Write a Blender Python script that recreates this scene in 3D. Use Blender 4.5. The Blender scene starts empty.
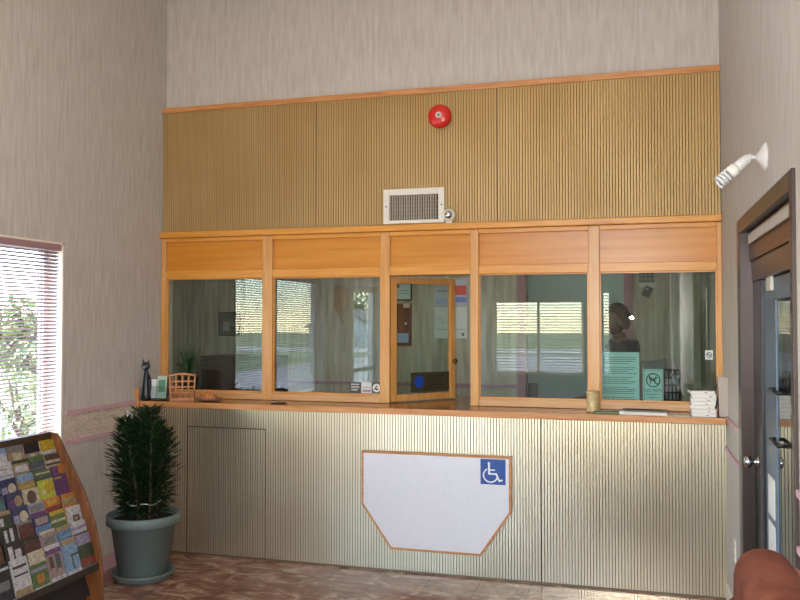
import bpy, bmesh, math, random, copy
from mathutils import Vector, Matrix, Euler
random.seed(11)
SC = bpy.context.scene
COL = SC.collection
PI = math.pi
R = math.radians

# ------------------------------------------------------------------ camera
H_EYE = 1.605
F = 830.0
YAW, PITCH = R(15.8), math.atan(22 / F)
cam_d = bpy.data.cameras.new('camera')
cam_d.sensor_width = 36.0
cam_d.lens = F / 800 * 36.0
cam = bpy.data.objects.new('camera', cam_d)
COL.objects.link(cam)
cam.location = (0, 0, H_EYE)
cam.rotation_euler = Euler((PI / 2 + PITCH, 0, YAW), 'XYZ')
SC.camera = cam
CAMR = cam.rotation_euler.to_matrix()


def at(u, v, axis, val):
    """measured picture point -> place on the plane axis = val"""
    d = CAMR @ Vector(((u - 400) / F, -(v - 300) / F, -1.0))
    o = Vector((0, 0, H_EYE))
    i = 'xyz'.index(axis)
    return o + d * ((val - o[i]) / d[i])


# ------------------------------------------------------------------ room measures
XL, XR = -3.316, 0.508          # side walls of the lobby
YG = 5.34                       # face of the glazed partition
YP = 5.175                      # face of the ribbed counter front
YS = 5.03                       # front edge of the counter top
HC = 1.06                       # counter top height
YB = 7.38                       # back wall of the office
YR = -2.5                       # rear wall of the lobby
ZC = 4.2                        # lobby ceiling
XOL = -4.1                      # office left wall
ZCO = 2.7                       # office ceiling


# ------------------------------------------------------------------ materials
def nt(name):
    m = bpy.data.materials.new(name)
    m.use_nodes = True
    t = m.node_tree
    b = t.nodes['Principled BSDF']
    return m, t, b


def srgb(r, g, b):
    f = lambda c: c / 255 / 12.92 if c / 255 <= .04045 else ((c / 255 + .055) / 1.055) ** 2.4
    return (f(r), f(g), f(b), 1.0)


_cache = {}


def plain(r, g, b, rough=.5, metal=0.0, spec=.5):
    k = (r, g, b, rough, metal, spec)
    if k in _cache:
        return _cache[k]
    m, t, bs = nt('paint_%d_%d_%d' % (r, g, b))
    n = t.nodes.new('ShaderNodeTexNoise')
    n.inputs['Scale'].default_value = 35
    n.inputs['Detail'].default_value = 3
    tc = t.nodes.new('ShaderNodeTexCoord')
    t.links.new(tc.outputs['Object'], n.inputs['Vector'])
    cr = t.nodes.new('ShaderNodeValToRGB')
    c = srgb(r, g, b)
    cr.color_ramp.elements[0].color = (c[0] * .95, c[1] * .95, c[2] * .95, 1)
    cr.color_ramp.elements[1].color = (min(1, c[0] * 1.05), min(1, c[1] * 1.05), min(1, c[2] * 1.05), 1)
    t.links.new(n.outputs['Fac'], cr.inputs['Fac'])
    t.links.new(cr.outputs['Color'], bs.inputs['Base Color'])
    bs.inputs['Roughness'].default_value = rough
    bs.inputs['Metallic'].default_value = metal
    bs.inputs['Specular IOR Level'].default_value = spec
    _cache[k] = m
    return m


def ramp_mat(name, scale, stops, noise_scale=1.0, detail=4, rough=.6, metal=0.0, bump=0.0, spec=.5, coord='pos', dist=0.0):
    m, t, b = nt(name)
    if coord == 'pos':
        g = t.nodes.new('ShaderNodeNewGeometry')
        src = g.outputs['Position']
    else:
        g = t.nodes.new('ShaderNodeTexCoord')
        src = g.outputs['Object']
    mp = t.nodes.new('ShaderNodeMapping')
    mp.inputs['Scale'].default_value = scale
    t.links.new(src, mp.inputs['Vector'])
    n = t.nodes.new('ShaderNodeTexNoise')
    n.inputs['Scale'].default_value = noise_scale
    n.inputs['Detail'].default_value = detail
    n.inputs['Distortion'].default_value = dist
    t.links.new(mp.outputs['Vector'], n.inputs['Vector'])
    cr = t.nodes.new('ShaderNodeValToRGB')
    e = cr.color_ramp.elements
    while len(e) < len(stops):
        e.new(.5)
    for i, (p, c) in enumerate(stops):
        e[i].position = p
        e[i].color = c
    t.links.new(n.outputs['Fac'], cr.inputs['Fac'])
    t.links.new(cr.outputs['Color'], b.inputs['Base Color'])
    b.inputs['Roughness'].default_value = rough
    b.inputs['Metallic'].default_value = metal
    b.inputs['Specular IOR Level'].default_value = spec
    if bump:
        bp = t.nodes.new('ShaderNodeBump')
        bp.inputs['Strength'].default_value = bump
        bp.inputs['Distance'].default_value = .01
        t.links.new(n.outputs['Fac'], bp.inputs['Height'])
        t.links.new(bp.outputs['Normal'], b.inputs['Normal'])
    return m


M = {}
# wallpaper: short vertical brush strokes of grey beige
M['paper'] = ramp_mat('wallpaper', (44, 44, 5.0), [(.28, srgb(178, 170, 160)), (.5, srgb(189, 182, 173)), (.72, srgb(198, 192, 184))], 1.0, 5, .75, spec=.25)
M['paper_right'] = M['paper']
M['border'] = ramp_mat('wallpaper_border', (9, 9, 22), [(.35, srgb(186, 168, 150)), (.5, srgb(205, 189, 172)), (.65, srgb(178, 160, 146))], 1.0, 2, .75, spec=.25, dist=1.5)
M['office_paper'] = ramp_mat('office_wallpaper', (22, 22, 2.0), [(.30, srgb(150, 144, 124)), (.5, srgb(176, 170, 150)), (.70, srgb(192, 188, 168))], 1.0, 5, .8, spec=.2)
M['oak'] = ramp_mat('orange_oak', (3, 30, 60), [(.30, srgb(204, 134, 46)), (.5, srgb(216, 148, 58)), (.72, srgb(224, 160, 74))], 1.0, 6, .33, spec=.5)
M['oak_v'] = ramp_mat('orange_oak_upright', (50, 30, 3), [(.30, srgb(196, 136, 66)), (.5, srgb(208, 150, 82)), (.72, srgb(216, 162, 98))], 1.0, 6, .33, spec=.5)
M['oak_sill'] = ramp_mat('lit_oak_rail', (3, 30, 60), [(.30, srgb(188, 134, 80)), (.5, srgb(202, 150, 96)), (.72, srgb(212, 162, 110))], 1.0, 6, .33)  # same oak; light on the low rails put into a paler colour
M['oak_panel'] = ramp_mat('orange_oak_veneer', (1.6, 30, 34), [(.28, srgb(194, 120, 30)), (.5, srgb(206, 134, 40)), (.74, srgb(214, 146, 54))], 1.0, 6, .28, spec=.5)
M['oak_edge'] = ramp_mat('oak_edge_band', (4, 40, 50), [(.30, srgb(176, 112, 58)), (.5, srgb(196, 134, 78)), (.72, srgb(206, 148, 94))], 1.0, 6, .35)
M['counter'] = ramp_mat('counter_laminate', (2.5, 18, 18), [(.3, srgb(112, 66, 38)), (.55, srgb(138, 84, 50)), (.75, srgb(152, 98, 62))], 1.0, 5, .16, spec=.6)
M['rack_wood'] = ramp_mat('rack_wood', (40, 30, 4), [(.3, srgb(96, 56, 28)), (.55, srgb(122, 74, 38)), (.75, srgb(136, 86, 48))], 1.0, 5, .35)
M['dark_wood'] = ramp_mat('dark_wood', (30, 30, 3), [(.3, srgb(48, 30, 22)), (.55, srgb(66, 42, 30)), (.75, srgb(82, 54, 38))], 1.0, 5, .35)
M['office_white'] = plain(186, 200, 192, .7)
M['ceiling'] = plain(226, 220, 210, .85)
M['ground'] = ramp_mat('lawn', (1, 1, 1), [(.3, srgb(78, 92, 54)), (.55, srgb(100, 112, 68)), (.75, srgb(122, 128, 84))], 3, 6, .9)
M['road'] = plain(150, 148, 146, .85)


def rib_metal(name, lo, hi, metal, rough):
    m, t, b = nt(name)
    g = t.nodes.new('ShaderNodeNewGeometry')
    mp = t.nodes.new('ShaderNodeMapping')
    mp.inputs['Scale'].default_value = (2.2, 2.2, 1.1)
    t.links.new(g.outputs['Position'], mp.inputs['Vector'])
    n = t.nodes.new('ShaderNodeTexNoise')
    n.inputs['Scale'].default_value = 1.3
    n.inputs['Detail'].default_value = 3
    t.links.new(mp.outputs['Vector'], n.inputs['Vector'])
    cr = t.nodes.new('ShaderNodeValToRGB')
    cr.color_ramp.elements[0].position = .3
    cr.color_ramp.elements[1].position = .7
    cr.color_ramp.elements[0].color = srgb(*lo)
    cr.color_ramp.elements[1].color = srgb(*hi)
    t.links.new(n.outputs['Fac'], cr.inputs['Fac'])
    t.links.new(cr.outputs['Color'], b.inputs['Base Color'])
    b.inputs['Metallic'].default_value = metal
    b.inputs['Roughness'].default_value = rough
    return m


M['rib'] = rib_metal('ribbed_metal_lit', (212, 200, 170), (226, 216, 190), .85, .29)  # counter front: daylight it mirrors is put into a lighter metal colour
M['rib_dim'] = rib_metal('ribbed_metal_dim', (172, 138, 84), (186, 154, 102), .35, .5)  # same metal above the glass, its dimmer warm light put into the colour
M['groove'] = plain(112, 90, 58, .6, .3)


def marble():
    m, t, b = nt('brown_marble_tiles')
    g = t.nodes.new('ShaderNodeNewGeometry')
    # stretched, distorted veins
    mp = t.nodes.new('ShaderNodeMapping')
    mp.inputs['Rotation'].default_value = (0, 0, R(35))
    mp.inputs['Scale'].default_value = (3.2, 6.5, 1)
    t.links.new(g.outputs['Position'], mp.inputs['Vector'])
    n = t.nodes.new('ShaderNodeTexNoise')
    n.inputs['Scale'].default_value = 1.6
    n.inputs['Detail'].default_value = 8
    n.inputs['Roughness'].default_value = .62
    n.inputs['Distortion'].default_value = 1.3
    t.links.new(mp.outputs['Vector'], n.inputs['Vector'])
    cr = t.nodes.new('ShaderNodeValToRGB')
    e = cr.color_ramp.elements
    cols = [(.26, srgb(92, 60, 48)), (.40, srgb(128, 84, 66)), (.50, srgb(150, 106, 86)), (.57, srgb(166, 132, 110)), (.68, srgb(206, 184, 160))]
    while len(e) < len(cols):
        e.new(.5)
    for i, (p, c) in enumerate(cols):
        e[i].position = p
        e[i].color = c
    t.links.new(n.outputs['Fac'], cr.inputs['Fac'])
    br = t.nodes.new('ShaderNodeTexBrick')
    br.offset = 0.0
    br.inputs['Scale'].default_value = 1.0
    br.inputs['Brick Width'].default_value = .31
    br.inputs['Row Height'].default_value = .31
    br.inputs['Mortar Size'].default_value = .003
    br.inputs['Color1'].default_value = (1, 1, 1, 1)
    br.inputs['Color2'].default_value = (.82, .80, .78, 1)
    br.inputs['Mortar'].default_value = (.55, .5, .46, 1)
    t.links.new(g.outputs['Position'], br.inputs['Vector'])
    mx = t.nodes.new('ShaderNodeMix')
    mx.data_type = 'RGBA'
    mx.blend_type = 'MULTIPLY'
    mx.inputs['Factor'].default_value = 1
    t.links.new(cr.outputs['Color'], mx.inputs[6])
    t.links.new(br.outputs['Color'], mx.inputs[7])
    t.links.new(mx.outputs[2], b.inputs['Base Color'])
    b.inputs['Roughness'].default_value = .14
    return m


M['marble'] = marble()


def glass(name, tint, ior=1.5):
    m = bpy.data.materials.new(name)
    m.use_nodes = True
    t = m.node_tree
    t.nodes.clear()
    o = t.nodes.new('ShaderNodeOutputMaterial')
    mix = t.nodes.new('ShaderNodeMixShader')
    tr = t.nodes.new('ShaderNodeBsdfTransparent')
    tr.inputs['Color'].default_value = tint
    gl = t.nodes.new('ShaderNodeBsdfGlossy')
    gl.inputs['Roughness'].default_value = .0
    fr = t.nodes.new('ShaderNodeFresnel')
    # a flat pane mirrors alike on its near and far face
    ge = t.nodes.new('ShaderNodeNewGeometry')
    mr = t.nodes.new('ShaderNodeMapRange')
    mr.inputs['To Min'].default_value = ior
    mr.inputs['To Max'].default_value = 1 / ior
    t.links.new(ge.outputs['Backfacing'], mr.inputs['Value'])
    t.links.new(mr.outputs['Result'], fr.inputs['IOR'])
    t.links.new(fr.outputs['Fac'], mix.inputs['Fac'])
    t.links.new(tr.outputs['BSDF'], mix.inputs[1])
    t.links.new(gl.outputs['BSDF'], mix.inputs[2])
    t.links.new(mix.outputs['Shader'], o.inputs['Surface'])
    return m


M['glass'] = glass('partition_glass', (.90, .95, .92, 1), 1.72)
M['clear'] = glass('window_glass', (.97, .98, .98, 1), 1.45)
M['plastic'] = glass('clear_plastic', (.86, .90, .90, 1), 1.45)
M['mauve'] = plain(160, 126, 130, .5)
M['slat'] = plain(128, 106, 112, .5)
M['white'] = plain(228, 226, 222, .45)
M['cream'] = plain(222, 214, 198, .5)
M['jamb'] = plain(226, 214, 198, .5)
M['pink'] = plain(196, 152, 164, .5)
M['black'] = plain(20, 20, 22, .4)
M['chrome'] = plain(210, 212, 214, .15, 1.0)
M['bronze'] = plain(64, 52, 48, .34, .4)
M['slate'] = plain(88, 102, 118, .4, .2)
M['pot'] = plain(102, 114, 110, .5)
M['soil'] = plain(40, 32, 26, .95)
M['leaf'] = ramp_mat('dark_leaf', (1, 1, 1), [(.3, srgb(22, 38, 22)), (.5, srgb(32, 54, 30)), (.75, srgb(48, 76, 40))], 18, 3, .45)
M['leaf_b'] = ramp_mat('fern_leaf', (1, 1, 1), [(.3, srgb(36, 78, 40)), (.5, srgb(52, 104, 50)), (.75, srgb(74, 126, 60))], 18, 3, .45)
M['leaf_out'] = ramp_mat('outdoor_leaf', (1, 1, 1), [(.3, srgb(80, 104, 56)), (.5, srgb(116, 138, 78)), (.75, srgb(158, 170, 112))], 6, 3, .5)
M['bark'] = ramp_mat('bark', (20, 20, 4), [(.3, srgb(64, 50, 38)), (.6, srgb(96, 78, 60))], 1, 4, .9)
M['suede'] = ramp_mat('rust_suede', (1, 1, 1), [(.3, srgb(86, 44, 32)), (.5, srgb(108, 58, 42)), (.75, srgb(126, 72, 54))], 9, 5, .85, bump=.15, spec=.2)
M['terracotta'] = plain(176, 112, 72, .6)
M['board'] = plain(222, 222, 226, .35)
M['red'] = plain(204, 40, 30, .22)
M['teal'] = plain(136, 190, 186, .5)
M['ink'] = plain(36, 48, 52, .6)
M['navy'] = plain(40, 78, 150, .45)


# ------------------------------------------------------------------ mesh builder
class MB:
    def __init__(self):
        self.v, self.f, self.m, self.s = [], [], [], []

    def add(self, vs, fs, mat=0, smooth=False):
        o = len(self.v)
        self.v += [Vector(p) for p in vs]
        for f in fs:
            self.f.append(tuple(i + o for i in f))
            self.m.append(mat)
            self.s.append(smooth)
        return self

    def box(self, x0, y0, z0, x1, y1, z1, mat=0, X=None):
        x0, x1 = min(x0, x1), max(x0, x1)
        y0, y1 = min(y0, y1), max(y0, y1)
        z0, z1 = min(z0, z1), max(z0, z1)
        vs = [Vector(p) for p in ((x0, y0, z0), (x1, y0, z0), (x1, y1, z0), (x0, y1, z0), (x0, y0, z1), (x1, y0, z1), (x1, y1, z1), (x0, y1, z1))]
        if X is not None:
            vs = [X @ p for p in vs]
        return self.add(vs, [(0, 3, 2, 1), (4, 5, 6, 7), (0, 1, 5, 4), (1, 2, 6, 5), (2, 3, 7, 6), (3, 0, 4, 7)], mat)

    def prism(self, pts, a, b, axis, mat=0, smooth=False, X=None):
        """polygon pts (two coords) swept along axis from a to b"""
        def mk(p, t):
            if axis == 'x':
                return Vector((t, p[0], p[1]))
            if axis == 'y':
                return Vector((p[0], t, p[1]))
            return Vector((p[0], p[1], t))
        n = len(pts)
        vs = [mk(p, a) for p in pts] + [mk(p, b) for p in pts]
        if X is not None:
            vs = [X @ p for p in vs]
        o = len(self.v)
        self.v += vs
        self.f += [tuple(o + i for i in range(n)), tuple(o + n + i for i in reversed(range(n)))]
        self.m += [mat, mat]
        self.s += [False, False]
        for i in range(n):
            j = (i + 1) % n
            self.f.append((o + i, o + n + i, o + n + j, o + j))
            self.m.append(mat)
            self.s.append(smooth)
        return self

    def lathe(self, prof, X=None, n=28, mat=0, smooth=True):
        """profile of (radius, height) turned about z, then placed by X"""
        X = X or Matrix()
        vs, fs = [], []
        for r, z in prof:
            for i in range(n):
                a = 2 * PI * i / n
                vs.append(X @ Vector((r * math.cos(a), r * math.sin(a), z)))
        for k in range(len(prof) - 1):
            for i in range(n):
                j = (i + 1) % n
                fs.append((k * n + i, k * n + j, (k + 1) * n + j, (k + 1) * n + i))
        fs.append(tuple(reversed(range(n))))
        fs.append(tuple((len(prof) - 1) * n + i for i in range(n)))
        return self.add(vs, fs, mat, smooth)

    def tube(self, path, r, n=8, mat=0):
        path = [Vector(p) for p in path]
        rs = r if isinstance(r, (list, tuple)) else [r] * len(path)
        vs, fs = [], []
        t0 = (path[1] - path[0]).normalized()
        ref = Vector((0, 0, 1)) if abs(t0.z) < .9 else Vector((1, 0, 0))
        u = t0.cross(ref).normalized()
        for k, p in enumerate(path):
            a = path[max(0, k - 1)]
            b = path[min(len(path) - 1, k + 1)]
            t = (b - a).normalized()
            u = (u - t * u.dot(t)).normalized()
            w = t.cross(u)
            for i in range(n):
                an = 2 * PI * i / n
                vs.append(p + (u * math.cos(an) + w * math.sin(an)) * rs[k])
        for k in range(len(path) - 1):
            for i in range(n):
                j = (i + 1) % n
                fs.append((k * n + i, k * n + j, (k + 1) * n + j, (k + 1) * n + i))
        fs.append(tuple(reversed(range(n))))
        fs.append(tuple((len(path) - 1) * n + i for i in range(n)))
        return self.add(vs, fs, mat, True)

    def ball(self, c, r, mat=0, n=14, sc=(1, 1, 1), X=None):
        c = Vector(c)
        vs, fs = [], []
        for k in range(1, n // 2):
            th = PI * k / (n // 2)
            for i in range(n):
                a = 2 * PI * i / n
                p = Vector((r * sc[0] * math.sin(th) * math.cos(a), r * sc[1] * math.sin(th) * math.sin(a), r * sc[2] * math.cos(th)))
                vs.append(c + (X @ p if X else p))
        L = n // 2 - 1
        top, bot = Vector((0, 0, r * sc[2])), Vector((0, 0, -r * sc[2]))
        vs += [c + (X @ top if X else top), c + (X @ bot if X else bot)]
        for k in range(L - 1):
            for i in range(n):
                j = (i + 1) % n
                fs.append((k * n + i, (k + 1) * n + i, (k + 1) * n + j, k * n + j))
        for i in range(n):
            j = (i + 1) % n
            fs.append((L * n, i, j))
            fs.append((L * n + 1, (L - 1) * n + j, (L - 1) * n + i))
        return self.add(vs, fs, mat, True)


W = {}
PART_KIND = {}


def props(o, label=None, cat=None, group=None, kind=None):
    if label:
        o['label'] = label
    if cat:
        o['category'] = cat
    if group:
        o['group'] = group
    if kind:
        o['kind'] = kind
    return o


def build(name, mb, mats, parent=None, label=None, cat=None, group=None, kind=None, bevel=0.0, sub=0):
    if not isinstance(mats, (list, tuple)):
        mats = [mats]
    lo = Vector((min(v.x for v in mb.v), min(v.y for v in mb.v), min(v.z for v in mb.v)))
    hi = Vector((max(v.x for v in mb.v), max(v.y for v in mb.v), max(v.z for v in mb.v)))
    org = Vector(((lo.x + hi.x) / 2, (lo.y + hi.y) / 2, lo.z))
    me = bpy.data.meshes.new(name)
    me.from_pydata([v - org for v in mb.v], [], mb.f)
    for m in mats:
        me.materials.append(m)
    me.polygons.foreach_set('material_index', mb.m)
    me.polygons.foreach_set('use_smooth', mb.s)
    me.validate()
    bm = bmesh.new()
    bm.from_mesh(me)
    bmesh.ops.recalc_face_normals(bm, faces=bm.faces)
    bm.to_mesh(me)
    bm.free()
    o = bpy.data.objects.new(name, me)
    COL.objects.link(o)
    W[o] = org
    if parent is not None:
        o.parent = parent
        o.location = org - W[parent]
    else:
        o.location = org
    if bevel:
        b = o.modifiers.new('bevel', 'BEVEL')
        b.width = bevel
        b.segments = 2
        b.limit_method = 'ANGLE'
        b.angle_limit = R(40)
    if sub:
        s = o.modifiers.new('sub', 'SUBSURF')
        s.levels = s.render_levels = sub
    return props(o, label, cat, group, kind)


def thing(name, loc, label, cat, group=None):
    o = bpy.data.objects.new(name, None)
    COL.objects.link(o)
    o.location = Vector(loc)
    o.empty_display_size = .05
    W[o] = Vector(loc)
    return props(o, label, cat, group)


def struct(name, mb, mats, parent=None, **k):
    return build(name, mb, mats, parent, kind='structure' if parent is None else None, **k)


def text_mb(s, size, X, depth=.0006, bold=False):
    """lettering as mesh geometry, laid in the local x-z plane of X facing -y"""
    cu = bpy.data.curves.new('lettering', 'FONT')
    cu.body = s
    cu.size = size
    cu.align_x = 'CENTER'
    cu.align_y = 'CENTER'
    cu.extrude = depth
    cu.resolution_u = 3
    if bold:
        cu.offset = size * .02
    o = bpy.data.objects.new('lettering', cu)
    COL.objects.link(o)
    dg = bpy.context.evaluated_depsgraph_get()
    me = bpy.data.meshes.new_from_object(o.evaluated_get(dg))
    mb = MB()
    Q = X @ Matrix.Rotation(PI / 2, 4, 'X')
    mb.add([Q @ v.co for v in me.vertices], [tuple(p.vertices) for p in me.polygons])
    bpy.data.objects.remove(o)
    bpy.data.meshes.remove(me)
    bpy.data.curves.remove(cu)
    return mb


# ------------------------------------------------------------------ room shell
def wall_holes(axis, p0, p1, a0, a1, z0, z1, holes):
    """wall slab from p0 to p1 along its normal; holes = (a0,a1,z0,z1)"""
    mb = MB()
    cuts = sorted(set([a0, a1] + [h[0] for h in holes] + [h[1] for h in holes]))
    for c0, c1 in zip(cuts, cuts[1:]):
        mid = (c0 + c1) / 2
        zz = [(z0, z1)]
        for h in holes:
            if h[0] < mid < h[1]:
                nz = []
                for s0, s1 in zz:
                    if min(h[2], s1) > s0:
                        nz.append((s0, min(h[2], s1)))
                    if max(h[3], s0) < s1:
                        nz.append((max(h[3], s0), s1))
                zz = nz
        for s0, s1 in zz:
            if axis == 'x':
                mb.box(p0, c0, s0, p1, c1, s1)
            else:
                mb.box(c0, p0, s0, c1, p1, s1)
    return mb


WIN = (2.10, 4.25, .81, 2.08)            # left window: Y0, Y1, z0, z1
LDOOR = (.05, 1.17, 0, 2.12)             # left glass door
RDOOR = (2.96, 4.45, 0, 2.10)            # right door
RW1 = (-2.20, -.76, .77, 1.98)           # rear windows: X0, X1
RW2 = (-.64, -.34, .77, 2.12)
RW3 = (-1.7, .42, 2.62, 3.85)             # high rear window
RGD = (-3.22, -2.3, 0, 2.12)              # rear glass door
LW2 = (-2.25, -.12, .12, 2.10)            # second left window
DOORWAY = (at(526, 322, 'y', YB).x, at(624, 322, 'y', YB).x, 0, 2.06)
T = .16
mb = MB().box(XL - T, YR - T, -.1, XR + T + .02, YG + .3, 0)
struct('floor', mb, M['marble'])
mb = MB().box(XL - T, YR - T, ZC, XR + T, YG + T, ZC + .1)
struct('ceiling', mb, M['ceiling'])
struct('wall_left', wall_holes('x', XL - T, XL, YR - T, YG + T, 0, ZC, [WIN, LDOOR, LW2]), M['paper'])
struct('wall_right', wall_holes('x', XR, XR + T, YR - T, YG + T, 0, ZC, [RDOOR]), M['paper'])
struct('wall_rear', wall_holes('y', YR - T, YR, XL, XR, 0, ZC, [RW1, RW2, RW3, RGD]), M['paper'])
struct('wall_front', MB().box(XL, YG + .05, 2.26, XR, YG + T, ZC), M['paper'])
# office behind the glass
struct('floor_office', MB().box(XOL, YG + .3, -.1, XR + T, 9.2, 0), plain(96, 84, 74, .8))
struct('ceiling_office', MB().box(XOL, YG + T, ZCO, XR + .3, 9.2, ZCO + .08), M['ceiling'])
struct('wall_office_back', wall_holes('y', YB, YB + .12, XOL, XR + .14, 0, ZCO, [DOORWAY]), M['office_paper'])
struct('wall_office_left', MB().box(XOL - .1, YG, 0, XOL, 9.2, ZCO), M['office_paper'])
struct('wall_office_right', MB().box(XR + .02, YG + T, 0, XR + .14, YB, ZCO), M['office_paper'])
struct('wall_office_front', MB().box(XOL, YG + .04, 0, XL - T, YG + T, ZCO), M['office_paper'])
struct('wall_back_room', MB().box(XOL, 8.9, 0, XR + .3, 9.0, ZCO), M['office_white'])
struct('wall_back_room_right', MB().box(XR + .14, YB + .12, 0, XR + .24, 8.9, ZCO), M['office_white'])
# pink door casing around the doorway
mb = MB()
c = .075
mb.box(DOORWAY[0] - c, YB - .02, 0, DOORWAY[0], YB, 2.06 + c)
mb.box(DOORWAY[1], YB - .02, 0, DOORWAY[1] + c, YB, 2.06 + c)
mb.box(DOORWAY[0], YB - .02, 2.06, DOORWAY[1], YB, 2.06 + c)
struct('trim_1', mb, plain(158, 108, 122, .5))
struct('trim_2', MB().box(XOL, YB - .015, 1.02, DOORWAY[0] - c, YB, 1.05), plain(150, 112, 122, .5))
# pink rails with scalloped paper between, both side walls
SEGL = [(YR, LW2[0] - .02), (LDOOR[1] + .05, WIN[0] - .04), (WIN[1] + .04, YG - .32)]
n = 3
for z in (1.045, .865):
    mb = MB()
    for a, b in SEGL:
        mb.box(XL, a, z, XL + .014, b, z + .022)
    struct('trim_%d' % n, mb, M['pink'])
    n += 1
    mb = MB()
    for a, b in ((YR, RDOOR[0] - .03), (RDOOR[1] + .03, YP)):
        mb.box(XR - .014, a, z, XR, b, z + .022)
    struct('trim_%d' % n, mb, M['pink'])
    n += 1
mb = MB()
for a, b in SEGL:
    mb.box(XL, a, .887, XL + .002, b, 1.045)
struct('trim_%d' % n, mb, M['border'])
n += 1
struct('baseboard_left', MB().box(XL, LDOOR[1] + .06, 0, XL + .014, YP, .09), M['pink'])
struct('baseboard_right', MB().box(XR - .014, RDOOR[1] + .04, 0, XR, YP, .09), M['jamb'])
# oak moulding above the ribbed band
struct('trim_%d' % n, MB().box(XL, YG - .012, 3.128, XR, YG + .05, 3.166), M['oak_edge'], bevel=.004)
n += 1

# ------------------------------------------------------------------ windows and blinds


def window(name, axis, p, hole, inward):
    """frame and pane standing in the wall opening; p = wall face, inward = +1/-1 into the room along the axis"""
    a0, a1, z0, z1 = hole
    d0, d1 = p - inward * .13, p - inward * .09

    def bx(m, d0, a0, z0, d1, a1, z1):
        if axis == 'x':
            m.box(d0, a0, z0, d1, a1, z1)
        else:
            m.box(a0, d0, z0, a1, d1, z1)
    fr = MB()
    w = .05
    bx(fr, d0, a0, z0, d1, a0 + w, z1)
    bx(fr, d0, a1 - w, z0, d1, a1, z1)
    bx(fr, d0, a0, z0, d1, a1, z0 + w)
    bx(fr, d0, a0, z1 - w, d1, a1, z1)
    mid = (a0 + a1) / 2
    bx(fr, d0, mid - .02, z0, d1, mid + .02, z1)
    f = struct(name, fr, M['white'])
    g = MB()
    dm = (d0 + d1) / 2
    bx(g, dm - .003, a0 + w, z0 + w, dm + .003, mid - .02, z1 - w)
    bx(g, dm - .003, mid + .02, z0 + w, dm + .003, a1 - w, z1 - w)
    build('pane', g, M['clear'], f)
    # painted reveal boards and casing
    t = MB()
    bx(t, p - inward * .09, a0, z0, p + inward * .012, a0 + .012, z1)
    bx(t, p - inward * .09, a1 - .012, z0, p + inward * .012, a1, z1)
    bx(t, p - inward * .09, a0, z1 - .012, p + inward * .012, a1, z1)
    bx(t, p - inward * .09, a0, z0, p + inward * .03, a1, z0 + .02)
    build('window_frame', t, M['jamb'], f)
    return f


def blind(axis, p, hole, inward, label, slat_mat, rail_mat, tilt, pitch=.0215, half=.0125):
    a0, a1, z0, z1 = hole
    a0 += .02
    a1 -= .02
    c = p - inward * .012
    root = thing('window_blind', (c, (a0 + a1) / 2, z0) if axis == 'x' else ((a0 + a1) / 2, c, z0), label, 'blind')

    def bx(m, d0, a0, z0, d1, a1, z1):
        if axis == 'x':
            m.box(c + d0, a0, z0, c + d1, a1, z1)
        else:
            m.box(a0, c + d0, z0, a1, c + d1, z1)
    h = MB()
    bx(h, -.02, a0, z1 - .05, .022, a1, z1 - .004)
    build('headrail', h, rail_mat, root, bevel=.003)
    s = MB()
    k = 0
    z = z1 - .062
    while z > z0 + .05:
        hw = half
        pts = []
        for q in (-1, -.33, .33, 1):
            x = hw * q
            zz = .0016 * (1 - q * q)
            ct, st = math.cos(tilt), math.sin(tilt) * inward
            pts.append((c + x * ct - zz * st, z + x * st + zz * ct))
        ptb = [(x, zz - .0009) for x, zz in reversed(pts)]
        if axis == 'x':
            s.prism(pts + ptb, a0 + .004, a1 - .004, 'y')
        else:
            s.prism(pts + ptb, a0 + .004, a1 - .004, 'x')
        z -= pitch
        k += 1
    build('slats', s, slat_mat, root)
    b = MB()
    bx(b, -.012, a0 + .003, z0 + .024, .012, a1 - .003, z0 + .042)
    build('bottom_rail', b, rail_mat, root)
    for a in (a0 + .16, (a0 + a1) / 2, a1 - .16):
        l = MB()
        for d in (-.0135, .0135):
            if axis == 'x':
                l.tube([(c + d, a, z1 - .05), (c + d, a, z0 + .04)], .0016, 5)
            else:
                l.tube([(a, c + d, z1 - .05), (a, c + d, z0 + .04)], .0016, 5)
        build('ladder_cord', l, rail_mat, root)
    return root


window('window_1', 'x', XL, WIN, 1)
window('window_2', 'y', YR, RW1, 1)
window('window_3', 'y', YR, RW2, 1)
window('window_4', 'y', YR, RW3, 1)
window('window_5', 'x', XL, LW2, 1)
BTILT = R(24)
blind('x', XL, WIN, 1, 'mauve slatted blind in the window above the brochure rack', M['slat'], M['mauve'], BTILT)
blind('y', YR, RW1, 1, 'tan slatted blind in the wider rear window, mirrored in the glass', plain(206, 176, 142, .5), plain(190, 160, 130, .5), R(20), .045, .025)
blind('y', YR, RW2, 1, 'pale slatted blind in the narrow rear window, mirrored in the glass', plain(216, 214, 208, .5), M['white'], R(20), .045, .025)

# left glass entrance door
a0, a1, z0, z1 = LDOOR
mb = MB()
mb.box(XL - .12, a0, 0, XL + .01, a0 + .05, z1)
mb.box(XL - .12, a1 - .05, 0, XL + .01, a1, z1)
mb.box(XL - .12, a0, z1 - .05, XL + .01, a1, z1)
d = struct('door_1', mb, M['white'])
mb = MB()
for y in (a0 + .052, a1 - .052 - .06):
    mb.box(XL - .09, y, .02, XL - .05, y + .06, z1 - .055)
mb.box(XL - .09, a0 + .052, .02, XL - .05, a1 - .052, .2)
mb.box(XL - .09, a0 + .052, z1 - .13, XL - .05, a1 - .052, z1 - .055)
build('door_leaf', mb, M['white'], d)
build('pane', MB().box(XL - .073, a0 + .11, .2, XL - .067, a1 - .11, z1 - .13), M['clear'], d)
mb = MB().box(XL - .04, a0 + .08, .98, XL - .015, a1 - .08, 1.03)
mb.box(XL - .05, a0 + .1, .99, XL - .04, a0 + .13, 1.02)
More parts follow.
